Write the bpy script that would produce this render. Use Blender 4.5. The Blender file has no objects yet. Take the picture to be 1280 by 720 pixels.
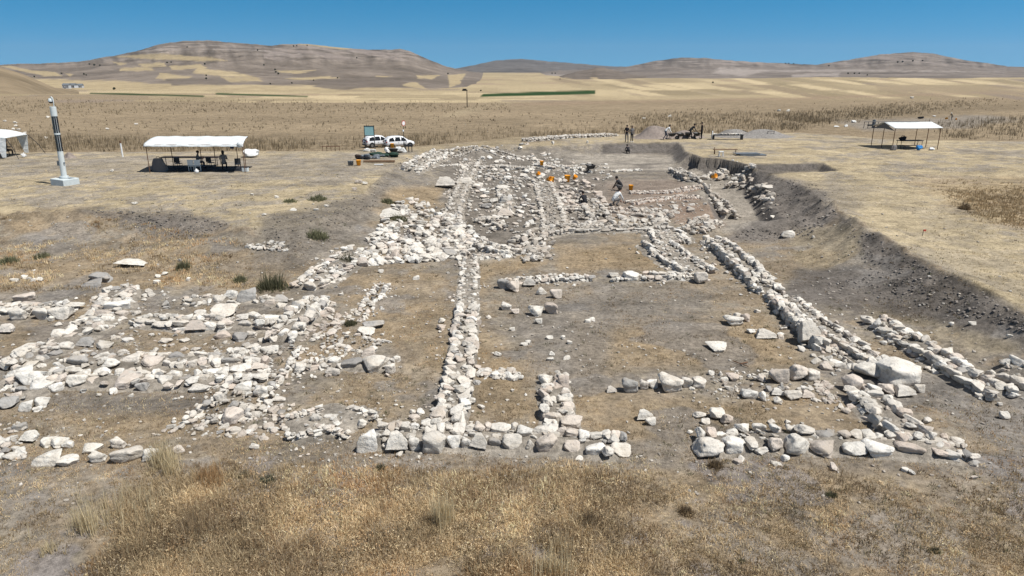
import bpy, math, random
import numpy as np
from mathutils import Vector, Matrix, Euler

R = math.radians
HAZE = 1.7e-5
random.seed(11)
rng = np.random.default_rng(11)
scene = bpy.context.scene
col = scene.collection

# ------------------------------------------------------------------ camera model (used to read ground points off the photograph)
CAMZ, PITCH, F = 8.5, R(17.6), 865.0
cp, sp = math.cos(PITCH), math.sin(PITCH)

def ray(px, py):
    a = (np.asarray(px, float) - 640) / F
    b = -(np.asarray(py, float) - 360) / F
    return a, cp + b * sp, -sp + b * cp

def project(x, y, z):
    zz = z - CAMZ
    dep = y * cp - zz * sp
    up = y * sp + zz * cp
    dep = np.where(dep > 0.05, dep, 0.05)
    return 640 + F * x / dep, 360 - F * up / dep

def plane_pt(px, py, z):
    dx, dy, dz = ray(px, py)
    t = (z - CAMZ) / dz
    return dx * t, dy * t

# ------------------------------------------------------------------ noise helpers
def _hash(ix, iy, s):
    n = (ix.astype(np.int64) * 374761393 + iy.astype(np.int64) * 668265263 + s * 1442695041) & 0xffffffff
    n = ((n ^ (n >> 13)) * 1274126177) & 0xffffffff
    return ((n ^ (n >> 16)) & 0xffff) / 65535.0

def vnoise(x, y, s=0):
    xf, yf = np.floor(x), np.floor(y)
    u, v = x - xf, y - yf
    u, v = u * u * (3 - 2 * u), v * v * (3 - 2 * v)
    a, b = _hash(xf, yf, s), _hash(xf + 1, yf, s)
    c, d = _hash(xf, yf + 1, s), _hash(xf + 1, yf + 1, s)
    return (a * (1 - u) + b * u) * (1 - v) + (c * (1 - u) + d * u) * v

def fbm(x, y, oct=4, s=0, gain=.5):
    t, amp, tot = 0, 1.0, 0
    for i in range(oct):
        t = t + amp * vnoise(x * 2 ** i + 17.3 * i, y * 2 ** i - 9.1 * i, s + i)
        tot += amp
        amp *= gain
    return t / tot

def sstep(a, b, x):
    t = np.clip((x - a) / (b - a), 0, 1)
    return t * t * (3 - 2 * t)

def seg_dist(x, y, poly, closed=False):
    d = np.full(np.shape(x), 1e9)
    n = len(poly)
    for i in range(n if closed else n - 1):
        ax, ay = poly[i]
        bx, by = poly[(i + 1) % n]
        ex, ey = bx - ax, by - ay
        t = np.clip(((x - ax) * ex + (y - ay) * ey) / (ex * ex + ey * ey + 1e-12), 0, 1)
        d = np.minimum(d, np.hypot(x - ax - t * ex, y - ay - t * ey))
    return d

def inside(x, y, poly):
    c = np.zeros(np.shape(x), bool)
    n = len(poly)
    for i in range(n):
        ax, ay = poly[i]
        bx, by = poly[(i + 1) % n]
        if ay == by:
            continue
        c ^= ((ay > y) != (by > y)) & (x < (bx - ax) * (y - ay) / (by - ay) + ax)
    return c

def sdf(x, y, poly):
    d = seg_dist(x, y, poly, True)
    return np.where(inside(x, y, poly), -d, d)

# ------------------------------------------------------------------ terrain height
def rimpts(pp, z):
    return [tuple(float(v) for v in plane_pt(a, b, z)) for a, b in pp]

LEFT_RIM = rimpts([(-900, 262), (-300, 264), (0, 268), (110, 264), (225, 267), (300, 284), (360, 287), (410, 272), (440, 258), (458, 238), (474, 222), (500, 205), (536, 189)], 1.0)
BACK_RIM = rimpts([(536, 189), (620, 183), (700, 181), (752, 180)], 1.0)
CUT_RIM = rimpts([(752, 180), (800, 178.5), (848, 177.5), (858, 190), (874, 198)], 1.0)
TRENCH_RIM = rimpts([(874, 198), (900, 199), (928, 205), (960, 216), (985, 226), (1012, 234), (1036, 262), (1046, 268)], 1.0)
RIGHT_RIM = rimpts([(1046, 268), (1100, 297), (1160, 335), (1220, 365), (1280, 395), (1500, 500), (1800, 620)], 1.0)
EXC = LEFT_RIM + BACK_RIM[1:] + CUT_RIM[1:] + TRENCH_RIM[1:] + RIGHT_RIM[1:] + [(60, -60), (-120, -60)]
DEEP = rimpts([(850, 215), (874, 210), (892, 209), (906, 216), (930, 228), (948, 252), (962, 278), (985, 292), (905, 296), (897, 272), (884, 242)], -.4)
SIDECUT = rimpts([(938, 206), (1028, 205), (1046, 213), (950, 216)], 1.0)
PLAT = rimpts([(-1500, 190), (-400, 191), (0, 191), (430, 190), (460, 187), (540, 182), (600, 177), (650, 171), (760, 167.5), (850, 167.5), (1000, 166), (1060, 170), (1100, 174), (1280, 177), (1700, 178), (2600, 180)], 1.0) + [(200, -80), (-200, -80)]

def height(x, y, fine=True):
    x = np.asarray(x, float)
    y = np.asarray(y, float)
    near = (y < 140)
    h = np.full(x.shape, -2.5)
    xn, yn = x[near], y[near]
    if xn.size:
        ins = inside(xn, yn, EXC)
        prof = np.zeros(xn.shape)
        wob = .5 * (fbm(xn * .35, yn * .35, 3, 5) - .5)
        for rim, w in ((LEFT_RIM, 6.2), (BACK_RIM, 4.5), (CUT_RIM, 1.7), (TRENCH_RIM, 3.0), (RIGHT_RIM, 3.8)):
            d = seg_dist(xn, yn, rim)
            tq = np.clip((d + wob * w * .5) / w, 0, 1)
            prof = np.maximum(prof, .35 * (1 - tq * tq * (3 - 2 * tq)) + .65 * (1 - tq) ** 2.6)
        hh = np.where(ins, prof, 1.0)
        dd = sdf(xn, yn, DEEP)
        hh = hh - .75 * (1 - sstep(-.5, .5, dd)) * np.where(ins, 1, 0)
        ds = sdf(xn, yn, SIDECUT)
        hh = hh - .6 * (1 - sstep(-.6, .2, ds)) * np.where(ins, 0, 1)
        # crumbling scarps
        for rim, wd in ((RIGHT_RIM, 2.6), (TRENCH_RIM, 2.6), (LEFT_RIM, 2.4)):
            dq = seg_dist(xn, yn, rim)
            rg = 1 - np.abs(2 * fbm(xn * .8, yn * .8, 4, 55) - 1) * 2
            hh = hh + np.exp(-(dq / wd) ** 2) * ins * (.42 * (fbm(xn * 1.1, yn * 1.1, 4, 56) - .5) + .10 * rg)
        # spoil bank lip along the right rim
        dr = seg_dist(xn, yn, RIGHT_RIM)
        hh = hh + .22 * np.exp(-(dr / 1.1) ** 2) * (yn < 60)
        # a low shelf of earth in the right part of the dig
        sx, sy = SHELF
        hh = hh + .55 * np.exp(-((xn - sx) / 3.2) ** 2 - ((yn - sy) / 1.1) ** 2) * ins
        dp = sdf(xn, yn, PLAT)
        hh = hh - 3.5 * sstep(0, 14, dp)
        h[near] = hh
    far = sstep(240, 900, y)
    h = h - 18 * far
    if fine:
        a = np.where(y < 70, 1, .4)
        h = h + a * (.16 * (fbm(x * .22, y * .22, 3, 1) - .5) + .10 * (fbm(x * 1.3, y * 1.3, 4, 2) - .5)) * np.clip(140 / np.maximum(y, 1), 0, 1)
    return h

SHELF = (9.5, 37.0)
SHELF = tuple(float(v) for v in plane_pt(960, 284, .2))

def ground(px, py):
    """pixel of the photograph -> point on the ground"""
    px = np.asarray(px, float); py = np.asarray(py, float)
    z = np.zeros(np.broadcast(px, py).shape)
    for i in range(14):
        x, y = plane_pt(px, py, z)
        y = np.clip(y, -20, 20000)
        z = z + .6 * (height(x, y) - z)
    return x, y, height(x, y)

def gpt(px, py):
    if py < 200:
        x, y = (float(v) for v in plane_pt(px, py, 1.0))
        if y < 150 and inside(np.array([x]), np.array([y]), PLAT)[0] and not inside(np.array([x]), np.array([y]), EXC)[0]:
            return Vector((x, y, hz(x, y)))
    return Vector(ground_fast(px, py))

def ppm(p):
    dep = p.y * cp - (p.z - CAMZ) * sp
    return F / dep

# ------------------------------------------------------------------ object helpers
def tag(o, label=None, cat=None, group=None, kind=None):
    if label: o['label'] = label
    if cat: o['category'] = cat
    if group: o['group'] = group
    if kind: o['kind'] = kind
    return o

def link(o, parent=None):
    col.objects.link(o)
    if parent is not None:
        o.parent = parent
    return o

def empty(name, loc, rz=0, label=None, cat=None, group=None, kind=None):
    o = bpy.data.objects.new(name, None)
    o.empty_display_size = .2
    o.location = loc
    o.rotation_euler = (0, 0, rz)
    link(o)
    return tag(o, label, cat, group, kind)

def np_mesh(name, v, f, mats=(), smooth=False, colattr=None, mi=None):
    """v (N,3), f: (M,k) array, or a list of such arrays with different k"""
    me = bpy.data.meshes.new(name)
    fs = f if isinstance(f, list) else [f]
    fs = [np.asarray(a, np.int32) for a in fs if len(a)]
    v = np.asarray(v, np.float32)
    me.vertices.add(len(v))
    me.vertices.foreach_set('co', v.ravel())
    nl = sum(a.size for a in fs)
    npoly = sum(len(a) for a in fs)
    me.loops.add(nl)
    me.loops.foreach_set('vertex_index', np.concatenate([a.ravel() for a in fs]))
    me.polygons.add(npoly)
    sizes = np.concatenate([np.full(len(a), a.shape[1], np.int32) for a in fs])
    starts = np.concatenate([[0], np.cumsum(sizes)[:-1]]).astype(np.int32)
    me.polygons.foreach_set('loop_start', starts)
    if mi is not None:
        me.polygons.foreach_set('material_index', np.asarray(mi, np.int32))
    me.polygons.foreach_set('use_smooth', np.full(npoly, smooth))
    if colattr is not None:
        a = me.color_attributes.new('Col', 'FLOAT_COLOR', 'POINT')
        c = np.ones((len(v), 4), np.float32)
        c[:, :3] = colattr
        a.data.foreach_set('color', c.ravel())
    for m in mats:
        me.materials.append(m)
    me.update(calc_edges=True)
    me.validate()
    return me

def np_obj(name, v, f, mat, parent=None, **k):
    return link(bpy.data.objects.new(name, np_mesh(name, v, f, [mat] if not isinstance(mat, (list, tuple)) else mat, **k)), parent)

class MB:
    def __init__(s):
        s.v, s.f, s.m, s.cur = [], [], [], 0
    def add(s, vs, fs):
        b = len(s.v)
        s.v += [tuple(p) for p in vs]
        s.f += [tuple(b + i for i in f) for f in fs]
        s.m += [s.cur] * len(fs)
        return s
    def box(s, c, d, rot=None, taper=1.0):
        c = Vector(c)
        vs = []
        for z in (-.5, .5):
            k = taper if z > 0 else 1
            for x, y in ((-.5, -.5), (.5, -.5), (.5, .5), (-.5, .5)):
                p = Vector((x * d[0] * k, y * d[1] * k, z * d[2]))
                if rot is not None: p = rot @ p
                vs.append(c + p)
        return s.add(vs, [(3, 2, 1, 0), (4, 5, 6, 7), (0, 1, 5, 4), (1, 2, 6, 5), (2, 3, 7, 6), (3, 0, 4, 7)])
    def cyl(s, a, b, r0, r1=None, n=10, cap=True):
        a, b = Vector(a), Vector(b)
        r1 = r0 if r1 is None else r1
        d = (b - a).normalized()
        u = d.orthogonal().normalized()
        w = d.cross(u)
        vs = []
        for p, r in ((a, r0), (b, r1)):
            for i in range(n):
                t = 2 * math.pi * i / n
                vs.append(p + (u * math.cos(t) + w * math.sin(t)) * r)
        fs = [(i, (i + 1) % n, n + (i + 1) % n, n + i) for i in range(n)]
        if cap: fs += [tuple(range(n))[::-1], tuple(range(n, 2 * n))]
        return s.add(vs, fs)
    def tube(s, pts, r, n=8):
        for a, b in zip(pts[:-1], pts[1:]):
            s.cyl(a, b, r, r, n)
        return s
    def lathe(s, prof, c=(0, 0, 0), n=16):
        c = Vector(c)
        vs, fs = [], []
        for r, z in prof:
            for i in range(n):
                t = 2 * math.pi * i / n
                vs.append(c + Vector((r * math.cos(t), r * math.sin(t), z)))
        for j in range(len(prof) - 1):
            for i in range(n):
                fs.append((j * n + i, j * n + (i + 1) % n, (j + 1) * n + (i + 1) % n, (j + 1) * n + i))
        return s.add(vs, fs)
    def grid(s, fn, nu, nv):
        vs = [fn(i / nu, j / nv) for j in range(nv + 1) for i in range(nu + 1)]
        fs = [(j * (nu + 1) + i, j * (nu + 1) + i + 1, (j + 1) * (nu + 1) + i + 1, (j + 1) * (nu + 1) + i) for j in range(nv) for i in range(nu)]
        return s.add(vs, fs)
    def build(s, name, mat, parent=None, smooth=False, solid=0, bevel=0):
        me = bpy.data.meshes.new(name)
        me.from_pydata(s.v, [], s.f)
        for m in (mat if isinstance(mat, (list, tuple)) else [mat]):
            me.materials.append(m)
        if any(s.m): me.polygons.foreach_set('material_index', s.m)
        if smooth: me.polygons.foreach_set('use_smooth', [True] * len(s.f))
        me.update()
        o = bpy.data.objects.new(name, me)
        if solid:
            md = o.modifiers.new('Solid', 'SOLIDIFY'); md.thickness = solid; md.offset = 0
        if bevel:
            md = o.modifiers.new('Bevel', 'BEVEL'); md.width = bevel; md.segments = 2
        return link(o, parent)

def copy_tree(o, parent=None):
    c = o.copy()
    col.objects.link(c)
    if parent is not None: c.parent = parent
    for ch in list(o.children):
        copy_tree(ch, c)
    return c

# ------------------------------------------------------------------ materials
def newmat(name):
    m = bpy.data.materials.new(name)
    m.use_nodes = True
    nt = m.node_tree
    b = nt.nodes['Principled BSDF']
    return m, nt, b

def N(nt, typ, **k):
    n = nt.nodes.new(typ)
    for a, v in k.items():
        if a.startswith('i_'):
            n.inputs[a[2:].replace('_', ' ')].default_value = v
        else:
            setattr(n, a, v)
    return n

def mixc(nt, fac, a, b, blend='MIX'):
    n = nt.nodes.new('ShaderNodeMix')
    n.data_type = 'RGBA'
    n.blend_type = blend
    for s, v in ((n.inputs[0], fac), (n.inputs[6], a), (n.inputs[7], b)):
        if isinstance(v, (int, float)): s.default_value = v
        elif isinstance(v, tuple): s.default_value = (*v, 1) if len(v) == 3 else v
        else: nt.links.new(v, s)
    return n.outputs[2]

def ramp(nt, fac, stops):
    r = nt.nodes.new('ShaderNodeValToRGB')
    e = r.color_ramp.elements
    while len(e) < len(stops): e.new(.5)
    for i, (p, c) in enumerate(stops):
        e[i].position = p
        e[i].color = (*c, 1) if isinstance(c, tuple) else (c, c, c, 1)
    nt.links.new(fac, r.inputs[0])
    return r.outputs[0]

def noise(nt, vec, scale, detail=5, rough=.55):
    n = N(nt, 'ShaderNodeTexNoise')
    n.inputs['Scale'].default_value = scale
    n.inputs['Detail'].default_value = detail
    n.inputs['Roughness'].default_value = rough
    if vec is not None: nt.links.new(vec, n.inputs['Vector'])
    return n.outputs['Fac']

def plain(name, c, rough=.7, metal=0, var=.12, scale=6, spec=.3):
    m, nt, b = newmat(name)
    g = N(nt, 'ShaderNodeTexCoord').outputs['Object']
    f = noise(nt, g, scale)
    lo = tuple(max(0, x * (1 - var)) for x in c)
    hi = tuple(min(1, x * (1 + var)) for x in c)
    nt.links.new(ramp(nt, f, [(.3, lo), (.7, hi)]), b.inputs['Base Color'])
    b.inputs['Roughness'].default_value = rough
    b.inputs['Metallic'].default_value = metal
    b.inputs['Specular IOR Level'].default_value = spec
    return m

def terrain_mat():
    m, nt, b = newmat('dry_earth')
    pos = N(nt, 'ShaderNodeNewGeometry').outputs['Position']
    at = N(nt, 'ShaderNodeVertexColor', layer_name='Col').outputs['Color']
    n1 = noise(nt, pos, 1.5, 9, .68)
    n2 = noise(nt, pos, 7, 7, .7)
    n3 = noise(nt, pos, 45, 3, .6)
    c = mixc(nt, 1.0, at, ramp(nt, n1, [(.32, .68), (.5, 1.0), (.68, 1.26)]), 'MULTIPLY')
    c = mixc(nt, 1.0, c, ramp(nt, n2, [(.33, .6), (.5, 1.0), (.67, 1.32)]), 'MULTIPLY')
    c = mixc(nt, 1.0, c, ramp(nt, n3, [(.3, .75), (.5, 1.0), (.7, 1.25)]), 'MULTIPLY')
    # pale grit
    v = N(nt, 'ShaderNodeTexVoronoi'); v.inputs['Scale'].default_value = 11
    nt.links.new(pos, v.inputs['Vector'])
    grit = ramp(nt, v.outputs['Distance'], [(.07, 1.0), (.13, 0.0)])
    gm = nt.nodes.new('ShaderNodeMath'); gm.operation = 'MULTIPLY'
    nt.links.new(grit, gm.inputs[0])
    nt.links.new(ramp(nt, noise(nt, pos, .7, 3), [(.46, .0), (.62, .6)]), gm.inputs[1])
    c = mixc(nt, gm.outputs[0], c, (.42, .38, .33))
    # streaks and worn blotches a few metres across
    mp = N(nt, 'ShaderNodeMapping'); mp.inputs['Scale'].default_value = (.28, .5, .3)
    nt.links.new(pos, mp.inputs['Vector'])
    c = mixc(nt, 1.0, c, ramp(nt, noise(nt, mp.outputs[0], 1.0, 8, .66), [(.34, .74), (.5, 1.0), (.66, 1.18)]), 'MULTIPLY')
    nt.links.new(c, b.inputs['Base Color'])
    b.inputs['Roughness'].default_value = 1
    b.inputs['Specular IOR Level'].default_value = .05
    bp = N(nt, 'ShaderNodeBump'); bp.inputs['Strength'].default_value = .8; bp.inputs['Distance'].default_value = .06
    bp2 = N(nt, 'ShaderNodeBump'); bp2.inputs['Strength'].default_value = .7; bp2.inputs['Distance'].default_value = .02
    nt.links.new(n2, bp.inputs['Height'])
    nt.links.new(n3, bp2.inputs['Height'])
    nt.links.new(bp.outputs[0], bp2.inputs['Normal'])
    nt.links.new(bp2.outputs[0], b.inputs['Normal'])
    return m

def hill_mat():
    m, nt, b = newmat('hill_ground')
    pos = N(nt, 'ShaderNodeNewGeometry').outputs['Position']
    at = N(nt, 'ShaderNodeVertexColor', layer_name='Col').outputs['Color']
    n1 = noise(nt, pos, .012, 8, .65)
    n2 = noise(nt, pos, .06, 5, .65)
    c = mixc(nt, 1.0, at, ramp(nt, n1, [(.3, .82), (.5, 1.0), (.7, 1.15)]), 'MULTIPLY')
    c = mixc(nt, 1.0, c, ramp(nt, n2, [(.3, .8), (.5, 1.0), (.7, 1.18)]), 'MULTIPLY')
    nt.links.new(c, b.inputs['Base Color'])
    b.inputs['Roughness'].default_value = 1
    b.inputs['Specular IOR Level'].default_value = .02
    return m

def stone_mat(name, per_object):
    m, nt, b = newmat(name)
    pos = N(nt, 'ShaderNodeNewGeometry').outputs['Position']
    if per_object: base = N(nt, 'ShaderNodeObjectInfo').outputs['Color']
    else: base = N(nt, 'ShaderNodeVertexColor', layer_name='Col').outputs['Color']
    n1 = noise(nt, pos, 3.5, 8, .65)
    n2 = noise(nt, pos, 16, 6, .7)
    c = mixc(nt, 1.0, base, ramp(nt, n1, [(.25, (.68, .66, .62)), (.45, (1, .99, .97)), (.75, (1.12, 1.11, 1.1))]), 'MULTIPLY')
    lich = ramp(nt, noise(nt, pos, 7, 5, .7), [(.52, 0.0), (.66, .62)])
    c = mixc(nt, lich, c, (.27, .26, .235))
    pit = ramp(nt, n2, [(.28, .5), (.4, 1.0)])
    c = mixc(nt, 1.0, c, pit, 'MULTIPLY')
    rust = ramp(nt, noise(nt, pos, 2.6, 5, .65), [(.5, 0.0), (.66, .42)])
    c = mixc(nt, rust, c, (.44, .375, .295))
    nt.links.new(c, b.inputs['Base Color'])
    b.inputs['Roughness'].default_value = .95
    b.inputs['Specular IOR Level'].default_value = .15
    bp = N(nt, 'ShaderNodeBump'); bp.inputs['Strength'].default_value = .9; bp.inputs['Distance'].default_value = .07
    bp2 = N(nt, 'ShaderNodeBump'); bp2.inputs['Strength'].default_value = .8; bp2.inputs['Distance'].default_value = .03
    nt.links.new(n1, bp.inputs['Height']); nt.links.new(n2, bp2.inputs['Height'])
    nt.links.new(bp.outputs[0], bp2.inputs['Normal']); nt.links.new(bp2.outputs[0], b.inputs['Normal'])
    return m

def leaf_mat(name):
    m, nt, b = newmat(name)
    at = N(nt, 'ShaderNodeVertexColor', layer_name='Col').outputs['Color']
    nt.links.new(at, b.inputs['Base Color'])
    b.inputs['Roughness'].default_value = .9
    b.inputs['Specular IOR Level'].default_value = .1
    tr = N(nt, 'ShaderNodeBsdfTranslucent')
    nt.links.new(at, tr.inputs['Color'])
    mx = N(nt, 'ShaderNodeMixShader'); mx.inputs[0].default_value = .25
    nt.links.new(b.outputs[0], mx.inputs[1]); nt.links.new(tr.outputs[0], mx.inputs[2])
    nt.links.new(mx.outputs[0], nt.nodes['Material Output'].inputs['Surface'])
    return m

M = dict(
    earth=terrain_mat(), hill=hill_mat(), stone=stone_mat('limestone', True), rubble=stone_mat('limestone_rubble', False), grass=leaf_mat('dry_grass_blades'),
    white_metal=plain('white_painted_metal', (.62, .66, .66), .45, 0, .06), dark_metal=plain('dark_metal', (.04, .04, .042), .5, .3), rust=plain('rusty_metal', (.16, .085, .05), .8, .2, .3),
    tarp=plain('white_tarpaulin', (.66, .68, .68), .6, 0, .12, 1.6), panel=plain('solar_panel_glass', (.015, .018, .025), .2, 0, .1, 4, .5), concrete=plain('painted_concrete', (.52, .57, .58), .85, 0, .08),
    black=plain('black_cloth', (.018, .018, .022), .9), navy=plain('navy_cloth', (.03, .035, .09), .85), blue=plain('blue_plastic', (.03, .22, .55), .5), orange=plain('orange_plastic', (.78, .33, .02), .45, 0, .1),
    red=plain('red_plastic', (.55, .06, .04), .5), green=plain('green_paint', (.022, .05, .036), .8), teal=plain('teal_print', (.36, .60, .60), .5, 0, .06), wood=plain('weathered_wood', (.22, .14, .085), .85, 0, .25),
    carpaint=plain('white_car_paint', (.80, .81, .82), .25, 0, .02, 2, .5), glass=plain('tinted_glass', (.012, .014, .016), .08, 0, .1, 3, .5), tyre=plain('tyre_rubber', (.02, .02, .02), .85), rim=plain('alloy_rim', (.35, .36, .37), .35, .8),
    lamp=plain('red_lamp_glass', (.25, .02, .02), .2), skin=plain('skin', (.34, .20, .14), .6), hair=plain('dark_hair', (.015, .012, .01), .7), whitecloth=plain('white_cloth', (.75, .75, .74), .9),
    greycloth=plain('grey_cloth', (.16, .15, .145), .9), denim=plain('dark_denim', (.03, .04, .065), .9), khaki=plain('khaki_cloth', (.23, .20, .15), .9), sack=plain('white_woven_sack', (.72, .72, .70), .8),
    darkbrown=plain('dark_brown_plastic', (.035, .022, .018), .6), bark=plain('bark', (.09, .07, .05), .9), plaster=plain('pale_plaster', (.50, .52, .55), .8), slate=plain('grey_sheet', (.16, .18, .20), .6, .2),
    gravel=plain('grey_spoil', (.24, .225, .21), 1, 0, .35, 7, .05), gravel2=plain('pinkish_spoil', (.25, .21, .185), 1, 0, .2, 4, .05),
)

def crease(m, sc, dist):
    nt = m.node_tree; b = nt.nodes['Principled BSDF']
    g = N(nt, 'ShaderNodeTexCoord').outputs['Object']
    mp = N(nt, 'ShaderNodeMapping'); mp.inputs['Scale'].default_value = (1, 2.6, 2.0); mp.inputs['Rotation'].default_value = (0, 0, .5)
    nt.links.new(g, mp.inputs['Vector'])
    bp = N(nt, 'ShaderNodeBump'); bp.inputs['Strength'].default_value = 1; bp.inputs['Distance'].default_value = dist
    nt.links.new(noise(nt, mp.outputs[0], sc, 6, .6), bp.inputs['Height'])
    nt.links.new(bp.outputs[0], b.inputs['Normal'])
crease(M['tarp'], 1.3, .12); crease(M['sack'], 4, .08); crease(M['black'], 4, .05); crease(M['slate'], 3, .05); crease(M['green'], 3, .06)
# ------------------------------------------------------------------ world, sun, camera
SUN_EL, SUN_AZ = R(61), R(112)     # azimuth measured from straight ahead (+y) towards the right (+x)
w = bpy.data.worlds.new('World')
scene.world = w
w.use_nodes = True
nt = w.node_tree
sky = nt.nodes.new('ShaderNodeTexSky')
sky.sky_type = 'NISHITA'
sky.sun_disc = False
sky.sun_elevation = SUN_EL
sky.sun_rotation = SUN_AZ
sky.altitude = 1300
sky.air_density = 1.0
sky.dust_density = .3
sky.ozone_density = 2.0
hs = nt.nodes.new('ShaderNodeHueSaturation')
hs.inputs['Saturation'].default_value = 1.48
hs.inputs['Hue'].default_value = .482
hs.inputs['Value'].default_value = 1.18
tc = nt.nodes.new('ShaderNodeTexCoord')
sx_ = nt.nodes.new('ShaderNodeSeparateXYZ'); cx_ = nt.nodes.new('ShaderNodeCombineXYZ')
nt.links.new(tc.outputs['Generated'], sx_.inputs[0])
mr = nt.nodes.new('ShaderNodeMapRange'); mr.clamp = False
for k_, v_ in (('From Min', 0), ('From Max', 1), ('To Min', .17), ('To Max', 1.6)): mr.inputs[k_].default_value = v_
nt.links.new(sx_.outputs[2], mr.inputs['Value'])
nt.links.new(sx_.outputs[0], cx_.inputs[0]); nt.links.new(sx_.outputs[1], cx_.inputs[1]); nt.links.new(mr.outputs[0], cx_.inputs[2])
nm = nt.nodes.new('ShaderNodeVectorMath'); nm.operation = 'NORMALIZE'
nt.links.new(cx_.outputs[0], nm.inputs[0]); nt.links.new(nm.outputs[0], sky.inputs[0])
nt.links.new(sky.outputs[0], hs.inputs['Color'])
bg = nt.nodes['Background']
mx_ = nt.nodes.new('ShaderNodeMix'); mx_.data_type = 'RGBA'
mf_ = nt.nodes.new('ShaderNodeMapRange')
for k_, v_ in (('From Min', .10), ('From Max', .45), ('To Min', 0), ('To Max', 1)): mf_.inputs[k_].default_value = v_
hs2 = nt.nodes.new('ShaderNodeHueSaturation'); hs2.inputs['Saturation'].default_value = .72; hs2.inputs['Value'].default_value = .8
nt.links.new(sky.outputs[0], hs2.inputs['Color'])
nt.links.new(hs.outputs[0], mx_.inputs[6]); nt.links.new(hs2.outputs[0], mx_.inputs[7])
nt.links.new(mf_.outputs[0], mx_.inputs[0])
nt.links.new(sx_.outputs[2], mf_.inputs['Value'])
nt.links.new(mx_.outputs[2], bg.inputs['Color'])
bg.inputs['Strength'].default_value = .085

sl = bpy.data.lights.new('sun', 'SUN')
sl.energy = 4.6
sl.angle = R(.53)
sl.color = (1, .965, .90)
so = bpy.data.objects.new('sun', sl)
ts = Vector((math.sin(SUN_AZ) * math.cos(SUN_EL), math.cos(SUN_AZ) * math.cos(SUN_EL), math.sin(SUN_EL)))
so.rotation_euler = ts.to_track_quat('Z', 'Y').to_euler()
so.location = (30, -10, 60)
link(so)

cam = bpy.data.cameras.new('camera')
cam.sensor_width = 36
cam.lens = 36 * F / 1280
cam.clip_end = 60000
cam.clip_start = .1
co = bpy.data.objects.new('camera', cam)
co.location = (0, 0, CAMZ)
co.rotation_euler = (math.pi / 2 - PITCH, 0, 0)
link(co)
scene.camera = co
vs = scene.view_settings
vs.view_transform = 'Standard'
vs.look = 'None'
vs.exposure = .30
vs.gamma = 1
vs.use_curve_mapping = False
scene.cycles.use_denoising = True
scene.cycles.max_bounces = 6
scene.cycles.diffuse_bounces = 3
scene.cycles.volume_bounces = 0

# ------------------------------------------------------------------ ground sheet
C = lambda *a: np.array(a, float)
STRAW, SOIL, DARK, OCHRE = C(.36, .296, .196), C(.205, .182, .156), C(.122, .109, .098), C(.272, .205, .128)
RED, SCRUB, FIELD, GREEN, FALLOW, PALE = C(.24, .175, .135), C(.245, .192, .128), C(.385, .31, .195), C(.025, .055, .018), C(.20, .16, .125), C(.33, .295, .25)

def paint(c, px, py, poly, colour, amt=1.0, soft=8, wob=10, seed=0, x=None, y=None, ws=.5):
    bb = np.array(poly)
    m = soft + wob + 4
    k = (px > bb[:, 0].min() - m) & (px < bb[:, 0].max() + m) & (py > bb[:, 1].min() - m) & (py < bb[:, 1].max() + m)
    if not k.any(): return
    p, q = px[k], py[k]
    d = sdf(p, q, poly) + wob * (fbm(x[k] * ws, y[k] * ws, 4, 40 + seed) - .5) * 2
    a = amt * (1 - sstep(-soft, soft, d))
    c[k] = c[k] * (1 - a[:, None]) + colour * a[:, None]

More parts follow.
